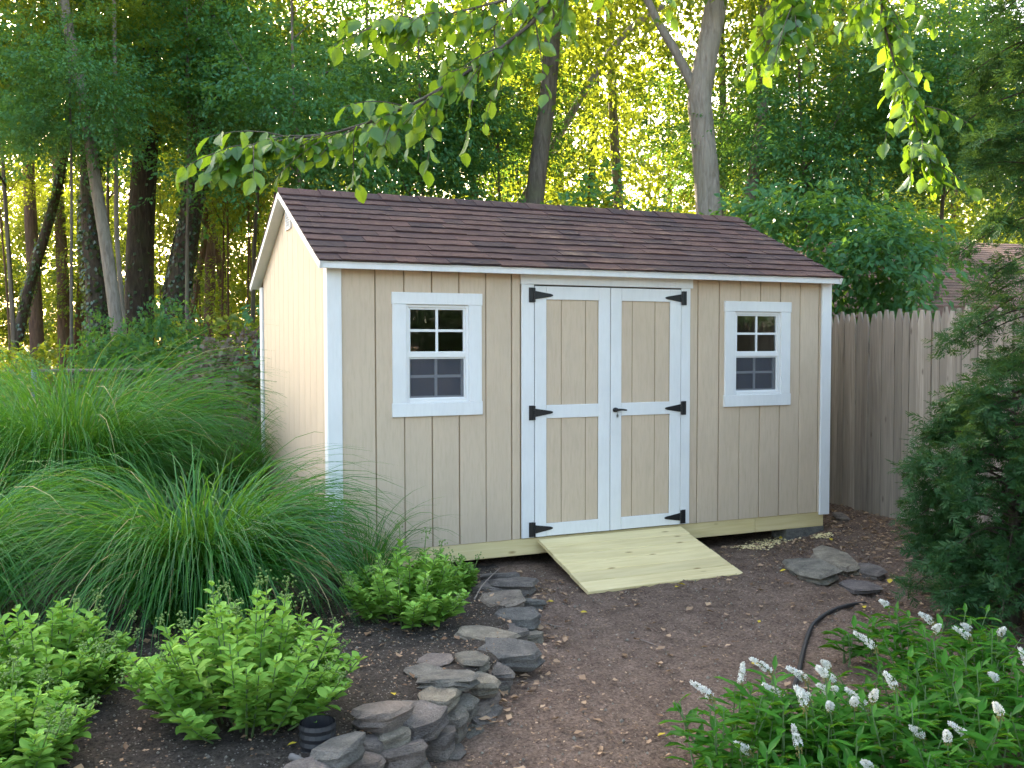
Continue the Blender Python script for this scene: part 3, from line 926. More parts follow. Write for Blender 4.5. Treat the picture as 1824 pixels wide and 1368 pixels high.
# --- trunks one can tell apart: photo track of the stem, depth, width in photo pixels, bark
def named_tree(track, d, wpx, bark_, label, crown=None, crown_z=None, cs=1.0, ivy=0, extra=None, group='trees of the woods behind the shed', up_to=11.0, cname='crown'):
    pts = [at(u, v, d) for u, v in track]
    low, hi = pts[0], pts[-1]
    base = Vector((low.x, low.y, 0)); base.z = float(hgt(low.x, low.y))
    dirn = (pts[-1] - pts[-2]).normalized()
    P = []
    if low.z > base.z + .2:
        sd_ = (pts[1] - pts[0]).normalized()
        b2 = low - sd_ * ((low.z - base.z) / max(sd_.z, .3))
        b2.z = float(hgt(b2.x, b2.y)) - .12
        P.append(b2)
    P += pts
    while P[-1].z < up_to:
        P.append(P[-1] + (dirn * .7 + Vector((0, 0, .3))).normalized() * 1.6)
    root = P[0].copy()
    C_ = curve_pts(P, len(P) * 3)
    r_ = wpx * d / FPX / 2
    zs = [p.z for p in C_]
    rad = [r_ * (1.1 - .62 * max(0, (z - 1.5)) / 12) * (1.25 if i == 0 else 1.08 if i == 1 else 1) for i, z in enumerate(zs)]
    t = empty('woodland_tree', root, label, 'tree', group)
    vf = [tube([p - root for p in C_], rad, 12, .045, int(track[0][0]))]
    part('trunk', join(*vf), bark_, t, True)
    if extra:
        for tk, wp_ in extra:
            q = curve_pts([at(u, v, d) - root for u, v in tk], 12)
            r2 = wp_ * d / FPX / 2
            part('limb', tube(q, [r2 * (1.15 - .5 * i / 12) for i in range(13)], 9, .04, 5), bark_, t, True)
    if ivy:
        n = ivy
        k = rng.integers(0, len(C_) - 1, n); f = rng.random(n)
        cp = np.array([tuple(p) for p in C_]); ra = np.array(rad)
        Q = cp[k] * (1 - f)[:, None] + cp[k + 1] * f[:, None]
        keep = Q[:, 2] < 7.5; Q = Q[keep]; k = k[keep]
        a = rng.uniform(0, 6.28, len(Q)); dr_ = np.stack([np.cos(a), np.sin(a), rng.normal(0, .2, len(Q))], 1)
        Q = Q + dr_ * (ra[k] * rng.uniform(.95, 1.35, len(Q)))[:, None] - np.array(root)
        A = np.stack([np.sin(a) * .3, -np.cos(a) * .3, -np.ones(len(Q))], 1) + rng.normal(0, .4, (len(Q), 3)) + dr_ * .4
        V, F, r = leaf_batch(Q, A, unit(dr_ + rng.normal(0, .3, (len(Q), 3))), rng.uniform(.05, .10, len(Q)), .06, 'rhomb')
        link('ivy', fast_mesh('ivy', V, F, r), M_ivy, t)
    if crown:
        tp_ = C_[-1] - root
        o = link(cname, CR[crown], None, t)
        o.location = (tp_.x * .8, tp_.y * .8, crown_z or 0); o.scale = (cs, cs, cs); o.rotation_euler = (0, 0, rs.uniform(0, 6))
    return t
named_tree([(216, 655), (203, 540), (186, 420), (166, 300), (152, 190), (120, 40)], 13.2, 21, M_barkpale, 'slim pale grey tree leaning left at the wire fence', 'thin', 3.2, .9)
named_tree([(224, 655), (219, 560), (208, 420), (207, 300)], 13.6, 8, M_barkpale, 'very thin pale sapling right beside the slim pale grey tree', 'thin', 3.4, .5, up_to=6)
named_tree([(176, 640), (172, 520), (163, 400), (160, 230)], 15.5, 35, M_barkdark, 'dark ivy-covered tree just left of the slim pale tree', 'tall_a', 1, .9, 2400)
named_tree([(247, 650), (248, 520), (252, 400), (262, 230)], 16.5, 47, M_barkdark, 'thick dark straight tree right of the slim pale tree', 'tall_b', 1, 1.0, 700)
named_tree([(306, 615), (318, 520), (335, 420), (352, 300), (372, 150)], 16.0, 38, M_barkdark, 'dark ivy-covered tree leaning right towards the shed gable', 'tall_a', 1.5, .85, 2200, extra=[([(292, 560), (305, 470), (322, 400), (345, 345), (380, 312)], 12)])
named_tree([(68, 640), (62, 520), (55, 400), (48, 250)], 22, 22, M_barkred, 'reddish brown straight trunk near the left edge of the woods', None)
named_tree([(28, 620), (55, 500), (88, 390), (110, 300)], 19, 17, M_barkdark, 'thin ivy-covered trunk slanting right across the reddish trunk', 'tall_a', 2, .8, 1200)
named_tree([(114, 620), (112, 520), (108, 420), (102, 280)], 24, 20, M_barkred, 'reddish trunk between the slanting ivy trunk and the dark trees', None)
named_tree([(140, 640), (147, 500), (150, 350)], 24.5, 17, M_barkred, 'thin reddish trunk just left of the dark ivy-covered tree', 'tall_a', 2, .9)
named_tree([(372, 590), (374, 500), (372, 380)], 24, 18, M_barkred, 'narrow brown trunk close left of the shed roof', None)
named_tree([(402, 600), (392, 480), (378, 400), (374, 330)], 24.5, 12, M_barkred, 'crooked thin trunk behind the withered bush', 'tall_a', 2, .8)
named_tree([(338, 600), (350, 510), (362, 440), (366, 360)], 22, 11, M_barkred, 'thin brown stem leaning behind the leaning ivy tree', 'thin', 2.5, 1)
named_tree([(952, 365), (962, 270), (975, 180), (984, 60), (990, 0)], 16.5, 34, M_barkgrey, 'grey brown tree rising behind the middle of the roof', 'tall_b', 1.5, .9)
named_tree([(1005, 225), (1040, 165), (1085, 95), (1130, 45), (1180, 10)], 19, 15, M_barkpale, 'pale slanting stem leaning right above the shed ridge', None, up_to=8)
named_tree([(1263, 385), (1258, 300), (1250, 220), (1246, 165), (1262, 80), (1276, 0)], 14.5, 46, M_barkpale, 'big pale forked tree behind the right end of the roof', 'tall_a', 2.0, .9, extra=[([(1250, 190), (1232, 150), (1205, 95), (1178, 50), (1148, -10), (1120, -60)], 17)])
named_tree([(1331, 385), (1345, 290), (1358, 190), (1365, 90), (1362, 0)], 15.2, 21, M_barkpale, 'slim pale tree right of the big forked tree', 'thin', 3.5, 1)
named_tree([(1287, 360), (1290, 280), (1288, 200)], 22, 15, M_barkgrey, 'thin grey trunk between the forked tree and the slim pale tree', 'tall_b', 2, .9)
named_tree([(1100, 330), (1096, 270), (1090, 160)], 25, 20, M_barkgrey, 'far grey trunk in the bright gap above the ridge', 'tall_a', 2, .9)
named_tree([(846, 300), (848, 230), (852, 120)], 22, 16, M_barkred, 'far pinkish brown trunk above the left part of the roof', 'tall_b', 2, .9)
named_tree([(1490, 400), (1488, 280), (1495, 150)], 21, 17, M_barkgrey, 'grey trunk in the woods above the neighbouring roof', 'tall_b', 2, .9)

# --- the mass of the woods: countable trees sharing a few crowns
def ring(u, d): return foot(u, d)
wood_rs = random.Random(11)
deep = []
for (d0, d1, n, kinds, sc) in ((21, 25, 7, ('thin',), .8), (30, 38, 22, ('far_b',), 1.0), (36, 46, 20, ('far_a',), 1.1)):
    for i in range(n):
        u = -260 + (2350 * (i + wood_rs.uniform(.1, .9)) / n)
        d = wood_rs.uniform(d0, d1)
        k = wood_rs.choice(kinds)
        tree('woodland_tree', ring(u, d), 'tall' if k == 'far_a' else 'under', k, 'leafy tree deep in the sunlit woods behind the others', 'leafy trees deep in the woods', s=sc * wood_rs.uniform(.85, 1.2), bark_=wood_rs.choice([M_barkgrey, M_barkred, M_barkdark]))
# saplings: thin upright stems among the trunks, left of the shed
for i in range(16):
    u = wood_rs.uniform(385, 470) if i < 9 else wood_rs.uniform(-40, 470)
    d = wood_rs.uniform(17, 26)
    tree('sapling', ring(u, d), 'under', 'thin', 'thin upright sapling among the trunks left of the shed', 'saplings left of the shed', s=wood_rs.uniform(.34, .46), bark_=M_barkred, lift=8.0)
# understory along the woods' edge, shaded and bluish green
for (u, d, k, s, lab, lift) in (
        (30, 15.0, 'under_a', .75, 'broad leafy understory tree at the far left edge of the woods', 4.0),
        (330, 14.8, 'under_b', .66, 'layered leafy tree spreading above the dark leaning trunk', 5.6),
        (560, 13.8, 'under_a', .68, 'dense bluish green tree rising behind the shed gable peak', 3.0),
        (770, 16.5, 'under_b', .8, 'leafy tree behind the left part of the shed roof', 3.0),
        (1060, 13.0, 'mound_a', 1.05, 'rounded bluish shrub showing above the middle of the ridge', 0),
        (840, 12.5, 'mound_b', 1.1, 'rounded green shrub showing above the ridge left of centre', 0),
        (1185, 12.2, 'mound_b', .95, 'low bluish shrub at the foot of the big forked tree', 0),
        (1450, 15.5, 'under_b', .75, 'leafy tree right of the slim pale tree behind the shed', 2.5),
        (1660, 15.5, 'under_a', .8, 'leafy tree standing above the neighbouring roof', 3.0),
        (1850, 14.0, 'under_b', .8, 'leafy tree at the right edge behind the fence', 3.0),
        (190, 18.0, 'under_a', .75, 'leafy understory tree between the dark trunks at the left', 4.6),
        (450, 17.5, 'under_b', .72, 'leafy understory tree above the narrow trunks by the gable', 5.2),
        (690, 18.5, 'under_a', .8, 'leafy understory tree under the long hanging branch', 3.6),
        (900, 18.0, 'under_b', .75, 'leafy understory tree left of the middle trunk', 4.6),
        (1330, 17.5, 'under_b', .72, 'leafy understory tree behind the slim pale tree', 4.2),
        (1560, 18.0, 'under_a', .8, 'leafy understory tree behind the hanging branch at the right', 3.8),
        (640, 20.0, 'under_b', .9, 'tall leafy tree filling the gap above the long hanging branch', 5.2),
        (125, 12.7, 'under_a', .50, 'small leafy tree in front of the slim pale trunk', 5.6),
        (1420, 11.2, 'broad', .58, 'large shrub leaning out between the shed and the fence', 3.7),
        (1590, 10.4, 'broad', .46, 'broad-leaved shrub spilling over the top of the picket fence', 4.3)):
    kd = 'under' if k.startswith('under') else 'shrub'
    tree('understory_tree' if kd == 'under' else 'woodland_shrub', foot(u, d), kd, k, lab, None, 'tree' if kd == 'under' else 'shrub', s, dogwood=True, lift=lift)
# yard trees behind the viewer, leaf colour darkened so the panes mirror them dark
for i in range(9):
    tree('yard_tree', Vector((-6 + i * 4.2 + wood_rs.uniform(-1, 1), -21 + wood_rs.uniform(-2, 2) + i * .9, -.3)), 'under', wood_rs.choice(['under_a', 'under_b']), 'tree across the yard, leaves darkened, mirrored in the shed windows', 'trees across the yard', s=wood_rs.uniform(1.1, 1.4), lift=-.9, leafm=M_ivy)

# ------------------------------------------------------------------ wire fence at the left, behind the grass
wf = empty('wire_fence', foot(346, 11.6), 'low wire fence with thin rail running behind the tall grass', 'fence')
o0 = Vector(wf.location)
pa, pb = at(60, 660, 11.4) - o0, at(700, 657, 12.0) - o0
part('top_rail', tube([pa, pb], [.020, .020], 6), M_rail, wf)
for u in (60, 346, 640):
    p = at(u, 661, 11.4 + (u - 60) * .00094) - o0
    part('post', tube([(p.x, p.y, -.2), (p.x, p.y, p.z - .02), (p.x, p.y, p.z + .02)], [.032, .032, .022], 8), M_galv, wf)
wires = []
dv = (pb - pa)
nW = 46
for k in range(nW + 1):
    for sgn in (-1, 1):
        a0 = pa + dv * (k / nW); a1 = pa + dv * (min(max((k + sgn * 8) / nW, 0), 1))
        wires.append(tube([a0, Vector((a1.x, a1.y, a0.z - 1.12 * abs((a1 - a0).length) / ((dv.length) * 8 / nW)))], [.0028, .0028], 3, cap=False))
wmesh = part('wire_netting', join(*wires), M_rail, wf)

# ------------------------------------------------------------------ ornamental grasses
def grass_clump(base, n, length, base_r, lean, width, label, seed, upright=.0, dirbias=None):
    g = np.random.default_rng(seed)
    K = 9
    a = g.uniform(0, 2 * np.pi, n)
    rr = base_r * np.sqrt(g.random(n))
    P = np.stack([rr * np.cos(a), rr * np.sin(a), np.zeros(n)], 1)
    a2 = a + g.normal(0, .5, n)
    th = np.abs(g.normal(lean, lean * .55, n)) * (1 - upright * g.random(n))
    L = length * g.uniform(.55, 1.12, n) * (1 - .18 * (th / (lean * 2)))
    curl = g.uniform(1.8, 2.9, n) * (1 - upright * .6)
    H_ = np.stack([np.cos(a2), np.sin(a2), np.zeros(n)], 1)
    if dirbias is not None:
        H_ = unit(H_ + np.array(dirbias)); H_[:, 2] = 0
    sd = np.stack([-H_[:, 1], H_[:, 0], np.zeros(n)], 1)
    tw = g.normal(0, .6, n)
    V = np.zeros((n, K + 1, 2, 3)); p = P.copy()
    gz = np.clip(1.0, 0, 1)
    for k in range(K + 1):
        t = k / K
        ang_ = th + curl * t ** 1.4
        dr_ = H_ * np.sin(ang_)[:, None] + np.array([0, 0, 1.0]) * np.cos(ang_)[:, None]
        w_ = width * (1.0 - t ** 2.2) * np.minimum(1, .6 + t * 3)
        ss = unit(sd * np.cos(tw)[:, None] + np.cross(dr_, sd) * np.sin(tw)[:, None])
        V[:, k, 0] = p - ss * (w_ / 2 + .0004)
        V[:, k, 1] = p + ss * (w_ / 2 + .0004)
        p = p + dr_ * (L / K)[:, None]
        p[:, 2] = np.maximum(p[:, 2], .01 + .03 * g.random(n))
    V = V.reshape(-1, 3)
    b = (np.arange(n) * (K + 1) * 2)[:, None] + (np.arange(K) * 2)[None]
    b = b.ravel()
    F = np.stack([b, b + 1, b + 3, b + 2], 1)
    rn = np.repeat(np.where(g.random(n) < .025, 1.2, g.random(n) * .72), (K + 1) * 2)
    t = empty('ornamental_grass', base, label, 'grass clump', 'ornamental grasses left of the shed')
    link('blades', fast_mesh('blades', V, F, rn, True), M_grass, t)
    return t
def gp_(u, v, z=-.14):
    p = spot(u, v, z); p.z = float(hgt(p.x, p.y)); return p
def gd(u, d): return foot(u, d)
grass_clump(gd(345, 5.7), 3000, 1.52, .26, .31, .0098, 'big fountain grass clump arching in front of the shed corner', 21)
grass_clump(gd(120, 8.0), 3800, 2.45, .42, .28, .0085, 'larger fountain grass clump behind at the left edge', 22)
grass_clump(gd(395, 8.6), 1000, 1.45, .25, .24, .0070, 'upright blue-green grass clump beside the shed gable wall', 23, .5)
grass_clump(gd(-90, 5.6), 1500, 1.5, .22, .32, .0085, 'grass clump cut by the left edge of the picture', 24)
grass_clump(gd(655, 6.25), 220, .85, .10, .30, .0060, 'small wispy grass tuft against the front siding', 25, .4)
grass_clump(gd(255, 9.6), 500, 1.35, .3, .22, .0070, 'tall bluish grass clump standing in front of the wire fence', 26, .5)

# ------------------------------------------------------------------ feathery and withered shrubs at the woods' edge
def shrub_from(name, base, me, label, cat, s, mt, pn='crown', rz=0, sz=1):
    t = empty(name, base, label, cat, None, rz); t.scale = (s, s, s * sz)
    m2 = me.copy(); m2.materials.clear(); m2.materials.append(mt)
    link(pn, m2, None, t)
    k2 = TM['shrub'][0].copy(); k2.materials.clear(); k2.materials.append(M_barkgrey)
    link('stems', k2, None, t)
    return t
fe = crown_mesh('crown', 420, 60, (0, 0, .9), (1.2, 1.2, .85), .060, (.25, .5), .45, .25, -.3)
shrub_from('feathery_shrub', gd(15, 10.8), fe, 'feathery bright green shrub behind the grass at the left edge', 'shrub', .78, M_feather, sz=.80)
de = crown_mesh('crown', 260, 34, (0, 0, 1.15), (1.0, .9, 1.15), .10, (.3, .7), .3, .6, .7)
shrub_from('withered_bush', gd(430, 11.6), de, 'withered bush of brown dead leaves beside the shed gable', 'bush', .78, M_deadleaf)
shrub_from('bramble_shrub', gd(300, 12.2), CR['shrub_a'], 'light green vine shrub climbing at the wire fence post', 'shrub', .72, M_leafB)
shrub_from('bramble_shrub', gd(258, 12.9), CR['shrub_a'], 'green climbing shrub between the pale tree and the dark trunk', 'shrub', .62, M_leafB, rz=2, sz=1.5)
shrub_from('woodland_shrub', gd(70, 13.5), CR['shrub_b'], 'low shaded shrub at the foot of the reddish trunks', 'shrub', .85, M_leafA)
shrub_from('woodland_shrub', gd(410, 13.8), CR['shrub_b'], 'low dark shrub behind the withered bush', 'shrub', 1.1, M_leafA, rz=1)

# ------------------------------------------------------------------ leafy plants with leaves one can pick apart
def leaf_pieces(name, parent, P, A, Nn, L, W, kind, mt, nmax=300, fold=.18, droop=.12, stuffname='foliage'):
    """the nmax leaves that show largest are pieces of their own, the rest one mass"""
    P, A, Nn = np.asarray(P), unit(np.asarray(A)), np.asarray(Nn)
    L = np.broadcast_to(L, len(P)).astype(float); W = np.broadcast_to(W, len(P)).astype(float)
    pm = np.array(parent.matrix_basis.translation)
    c = np.array(CAM) - pm
    f = unit(c[None] - P)
    score = (P * unit(np.array([c[0], c[1], c[2] + 1.5])[None])).sum(1) / (np.abs(P).max() + 1e-6) + .25 * np.abs((unit(Nn) * f).sum(1)) + 6 * L
    order = np.argsort(-score)
    top_, rest = order[:nmax], order[nmax:]
    metas = []
    for k in range(6):
        v, f_, r = leaf_batch(np.zeros((1, 3)), np.array([[0, 1.0, 0]]), np.array([[0, 0, 1.0]]), np.array([1.0]), np.array([1.0]), kind, fold * rng.uniform(.5, 1.5), droop * rng.uniform(.3, 2))
        me = fast_mesh(name, v, f_, np.full(len(v), (k + .5) / 6), True); me.materials.append(mt); metas.append(me)
    S = unit(np.cross(A, Nn)); N2 = np.cross(S, A)
    for i in top_:
        o = bpy.data.objects.new(name, metas[rng.integers(6)])
        col.objects.link(o); o.parent = parent
        m = Matrix.Identity(4)
        for q in range(3):
            m[q][0], m[q][1], m[q][2], m[q][3] = S[i][q] * W[i], A[i][q] * L[i], N2[i][q] * W[i], P[i][q]
        o.matrix_local = m
    if len(rest):
        v, f_, r = leaf_batch(P[rest], A[rest], Nn[rest], L[rest], W[rest], kind, fold, droop)
        o = link(stuffname, fast_mesh(stuffname, v, f_, r, True), mt, parent); o['kind'] = 'stuff'

def sedum(base, radius, height, shoots, label, seed, s=1.0, tint=None):
    g = np.random.default_rng(seed)
    t = empty('sedum_plant', base, label, 'plant', 'light green sedum plants in the bed')
    P, A, Nn, L = [], [], [], []
    stems, buds = [], []
    for i in range(shoots):
        a = g.uniform(0, 6.28); q = math.sqrt((i + .5) / shoots)
        bx, by = math.cos(a) * q * radius * .55, math.sin(a) * q * radius * .55
        lean = q * .95 + g.normal(0, .1)
        h = height * (1.02 - .42 * q) * g.uniform(.8, 1.15)
        dirv = Vector((math.cos(a) * math.sin(lean), math.sin(a) * math.sin(lean), math.cos(lean)))
        pts = []
        p = Vector((bx, by, 0)); dcur = dirv.copy()
        ns = 10
        for k in range(ns + 1):
            pts.append(p.copy()); p = p + dcur * (h / ns); dcur = (dcur + Vector((0, 0, .05))).normalized()
        stems.append(tube(pts, [.005 - .0003 * k for k in range(ns + 1)], 4))
        nl = int(13 + g.integers(0, 5))
        for k in range(nl):
            tt = .18 + .80 * k / nl
            pp = pts[int(tt * ns)].lerp(pts[min(int(tt * ns) + 1, ns)], tt * ns % 1)
            for dd in range(2):
                az = k * 1.9 + dd * math.pi + g.normal(0, .25)
                out_ = Vector((math.cos(az), math.sin(az), .12 + .55 * tt + g.normal(0, .2)))
                P.append(tuple(pp)); A.append(tuple(out_))
                nn = Vector((-.5 * math.cos(az), -.5 * math.sin(az), 1)) + Vector(g.normal(0, .2, 3))
                Nn.append(tuple(nn)); L.append((.078 - .036 * max(0, tt - .55) / .45 - .012 * (tt < .3)) * g.uniform(.8, 1.2) * s)
        if g.random() < .38:
            top_ = pts[-1] + Vector((0, 0, .01))
            ext = g.uniform(.0, .09) if g.random() < .5 else .01
            buds.append(tube([pts[-1], pts[-1] + dcur * (ext + .02)], [.003, .0025], 4))
            for k in range(16):
                c = pts[-1] + dcur * (ext + .015) + Vector(g.normal(0, 1, 3)) * .016 * s
                buds.append(blob(c, .006 * s, g))
    part('stems', join(*stems), M_stem, t)
    if buds:
        v_, f_ = join(*[(b_[0], b_[1]) for b_ in buds])
        part('flower_buds', (v_, f_), M_bud, t, True)['kind'] = 'stuff'
    L = np.array(L)
    leaf_pieces('leaf', t, P, A, Nn, L, L * .60, 'oval', M_leafD, 300, .20, .10)
    return t
def blob(c, r, g):
    o = [Vector((1, 0, 0)), Vector((-1, 0, 0)), Vector((0, 1, 0)), Vector((0, -1, 0)), Vector((0, 0, 1)), Vector((0, 0, -1))]
    V = [tuple(Vector(c) + d * r * g.uniform(.8, 1.2)) for d in o]
    return V, [(0, 2, 4), (2, 1, 4), (1, 3, 4), (3, 0, 4), (2, 0, 5), (1, 2, 5), (3, 1, 5), (0, 3, 5)]
sedum(gp_(437, 1285), .41, .56, 84, 'large light green sedum in the middle of the bed', 31)
sedum(gp_(80, 1255), .37, .43, 62, 'light green sedum near the left edge, behind another', 32)
sedum(gp_(-5, 1375), .34, .36, 40, 'light green sedum cut by the bottom left corner', 33)
sedum(gp_(725, 1105), .42, .42, 50, 'darker green sedum beside the upper end of the stone wall', 34)
sedum(gp_(800, 1040), .20, .28, 16, 'small sedum against the pale beam under the siding', 35, .9)

# --- white-flowered loosestrife at the lower right
def loosestrife(base, n, spread, height, label, seed, flowers):
    g = np.random.default_rng(seed)
    t = empty('loosestrife_plant', base, label, 'plant', 'white flowered plants at the lower right')
    P, A, Nn, L = [], [], [], []
    stems = []
    fl = 0
    for i in range(n):
        a = g.uniform(0, 6.28); q = math.sqrt(g.random())
        b0 = Vector((math.cos(a) * q * spread, math.sin(a) * q * spread, 0))
        h = height * g.uniform(.75, 1.12)
        le = Vector((g.normal(-.08, .20), g.normal(-.05, .20), 1)).normalized()
        ns = 8
        pts = [b0 + le * (h * k / ns) + Vector((0, 0, -.01 * (k / ns) ** 2)) for k in range(ns + 1)]
        stems.append(tube(pts, [.0045 - .0003 * k for k in range(ns + 1)], 4))
        nl = int(h / .026)
        for k in range(nl):
            tt = .25 + .75 * k / nl
            pp = pts[0].lerp(pts[-1], tt)
            az = k * 2.4 + g.normal(0, .2)
            P.append(tuple(pp)); A.append((math.cos(az), math.sin(az), .25 + .35 * (tt > .9) + g.normal(0, .18)))
            Nn.append((-.3 * math.cos(az) + g.normal(0, .2), -.3 * math.sin(az) + g.normal(0, .2), 1))
            L.append(g.uniform(.10, .15) * (1 - .35 * max(0, tt - .8) / .2))
        if fl < flowers:
            fl += 1
            # gooseneck raceme: rises, bends over towards the light, white florets along its length
            hd = Vector((g.normal(-.75, .45), g.normal(-.1, .5), 0)).normalized()
            rl = g.uniform(.055, .115)
            ctrl = [pts[-1], pts[-1] + Vector((0, 0, .045)) + hd * .012, pts[-1] + Vector((0, 0, .045 + rl * .32)) + hd * rl * .45, pts[-1] + Vector((0, 0, .045 + rl * .62)) + hd * rl * .95]
            cp = curve_pts(ctrl, 10)
            fo = part('raceme', tube(cp, [.003] * 7 + [.0025, .002, .0015, .001], 4), M_stem, t)
            pet, cal = [], []
            for k in range(80):
                f = .22 + .78 * k / 80
                c = cp[int(f * 10)].lerp(cp[min(int(f * 10) + 1, 10)], f * 10 % 1)
                dr_ = Vector(g.normal(0, 1, 3)).normalized()
                rad_ = .0155 * (1.0 if f < .6 else 1.0 - .65 * (f - .6) / .4)
                open_ = f > .45
                if open_:
                    ax = Vector(g.normal(0, 1, 3)).cross(dr_).normalized(); bx_ = dr_.cross(ax)
                    cc = c + dr_ * rad_
                    for m_ in range(4):
                        th = m_ * 1.571 + g.uniform(0, .4)
                        e = ax * math.cos(th) + bx_ * math.sin(th); e2 = dr_.cross(e)
                        pet.append(([tuple(cc), tuple(cc + e * .0055 + e2 * .0028), tuple(cc + e * .0085 + dr_ * .002), tuple(cc + e * .0055 - e2 * .0028)], [(0, 1, 2, 3)]))
                else:
                    cal.append(blob(c + dr_ * rad_ * .7, .0045, g))
            part('florets', join(*pet), M_petal, fo)
            if cal: part('spent_florets', join(*cal), M_calyx, fo)
    part('stems', join(*stems), M_stem, t)
    L = np.array(L)
    leaf_pieces('leaf', t, P, A, Nn, L, L * .27, 'lance', M_leafE, 300, .12, .5)
    return t
def lp(u, d): return foot(u, d)
loosestrife(lp(1400, 3.75), 46, .34, .40, 'white flowered plant nearest the dirt path', 41, 11)
loosestrife(lp(1600, 3.75), 46, .36, .44, 'white flowered plant in the middle of the lower right bed', 42, 9)
loosestrife(lp(1830, 3.9), 44, .36, .46, 'white flowered plant cut by the right edge', 43, 7)
loosestrife(lp(1420, 3.25), 36, .30, .32, 'white flowered plant at the bottom edge beside the path', 44, 5)
loosestrife(lp(1660, 3.2), 40, .34, .36, 'white flowered plant cut by the bottom edge', 45, 5)
loosestrife(lp(1720, 4.55), 30, .26, .44, 'white flowered plant at the foot of the cedar', 46, 5)
loosestrife(gp_(1535, 1180, -.3), 9, .10, .26, 'small flowerless green weed beside the black hose', 47, 0)

# ------------------------------------------------------------------ cedar at the right
def cedar(base, height, label, seed, limbs_, zgap=None, rmax=.8, dens=1.0):
    g = np.random.default_rng(seed)
    t = empty('cedar_tree', base, label, 'tree')
    tk = curve_pts([(0, 0, -.1), (.03, .02, height * .35), (-.02, .03, height * .6), (0, 0, height * .84)], 12)
    wr_ = min(.085, .03 * height)
    part('trunk', tube(tk, [wr_ * (1 - i / 13.5) + .006 for i in range(13)], 9, .06, seed), M_barkdark, t, True)
    wood_ = []; bs = []
    for i in range(limbs_):
        z = height * (.04 + .94 * (i + g.random()) / limbs_)
        if zgap and zgap[0] < z < zgap[1] and g.random() < .75: continue
        a = i * 2.4 + g.normal(0, .3)
        R_ = max(.25, rmax * (1 - (.50 if height > 2 else .30) * (z / height) ** (1.5 if height > 2 else 3))) * g.uniform(.75, 1.15) if zgap else g.uniform(.5, 1)
        dr_ = np.array([math.cos(a), math.sin(a)])
        ns = 8
        tt = np.linspace(0, 1, ns + 1)
        c1, c2 = g.uniform(.0, .7), g.uniform(-.85, -.25)
        ctr = np.stack([dr_[0] * tt * R_, dr_[1] * tt * R_, z + R_ * (c1 * tt + c2 * tt ** 2)], 1)
        wood_.append(tube([Vector(c) for c in ctr], [.007 * (1 - .8 * q) + .0015 for q in tt], 4))
        nsp = int(dens * (115 * R_ + 18))
        s_ = .15 + .87 * np.sqrt(g.random(nsp)); s_ = np.clip(s_, 0, 1)
        k = np.minimum((s_ * ns).astype(int), ns - 1); f = s_ * ns - k
        O = ctr[k] * (1 - f)[:, None] + ctr[k + 1] * f[:, None] + g.normal(0, .035, (nsp, 3))
        aa = a + g.normal(0, 1.0, nsp)
        fr = np.stack([np.cos(aa), np.sin(aa), g.normal(-.1, .5, nsp)], 1); fr = unit(fr)
        nr = unit(np.array([0, 0, 1.0]) + g.normal(0, .5, (nsp, 3)))
        sd_ = unit(np.cross(fr, nr)); nr = np.cross(sd_, fr)
        ln = g.uniform(.06, .15, nsp)
        m = 22
        q = (np.arange(m) + .5) / m
        sg = np.where(np.arange(m) % 2, 1, -1)
        Pq = O[:, None] + fr[:, None] * (q[None] * ln[:, None])[..., None]
        wl = .42 * np.sin(np.pi * (q * .8 + .18)) 
        Aq = fr[:, None] * .85 + sd_[:, None] * (sg * (1.0 - .4 * q))[None, :, None] + g.normal(0, .22, (nsp, m, 3)) - np.array([0, 0, .12])
        Lq = (ln[:, None] * wl[None]) * g.uniform(.7, 1.2, (nsp, m))
        Nq = nr[:, None] + g.normal(0, .25, (nsp, m, 3))
        V, F, r = leaf_batch(Pq.reshape(-1, 3), Aq.reshape(-1, 3), unit(Nq.reshape(-1, 3)), Lq.ravel(), np.maximum(.0055, Lq.ravel() * .15), 'rhomb', .1, .25)
        bs.append((V, F, r * .5 + .5 * np.repeat(np.repeat(g.random(nsp), m), 4)))
    part('limbs', join(*wood_), M_barkdark, t)
    V, F, r = merge(bs)
    link('foliage', fast_mesh('foliage', V, F, r), M_cedar, t)
    return t
cedar(foot(1915, 6.0), 5.2, 'dark green cedar at the right edge in front of the fence', 51, 180, (1.5, 1.75), .80, .8)
cedar(foot(2240, 5.2), 4.4, 'dark green cedar just past the right edge', 52, 70, (1.4, 1.6), .8, .5)
cedar(foot(1815, 5.8), 1.46, 'low bushy cedar in front of the fence', 53, 84, (3, 4), .62, .9)

# ------------------------------------------------------------------ overhanging birch: trunk past the right edge, limbs reach over the scene
ob = Vector((3.4, -4.4, float(hgt(3.4, -4.4))))
birch = empty('birch_tree', ob, 'tree past the right edge whose leafy branches hang over the top', 'tree')
bk = curve_pts([(0, 0, -.1), (.03, 0, 1.6), (-.05, .05, 3.2), (-.3, .25, 4.6), (-.4, .3, 6.0)], 12)
part('trunk', tube(bk, [.13 - .008 * i for i in range(13)], 10, .04, 9), M_barkgrey, birch, True)
shade_crown = link('crown', CRB['under_b'], None, birch)  # crown above the view, added and set off the trunk to shade the boughs
shade_crown.location = (-.9, -.4, 3.3); shade_crown.scale = (1.0, 1.0, 1.0)
def bough(ctrl, r, name='bough'):
    P = [Vector(c) - ob for c in ctrl]
    C_ = curve_pts(P, 16)
    part(name, tube(C_, [r * (1 - .85 * i / 16) + .0015 for i in range(17)], 6), M_barkgrey, birch, True)
    return C_
b1 = bough([ob + Vector((-.05, .05, 3.2)), Vector((2.3, -3.5, 3.9)), at(1150, -160, 4.4), at(960, 30, 4.3), at(800, 150, 4.2), at(640, 225, 4.15), at(500, 250, 4.1), at(430, 262, 4.05)], .011)
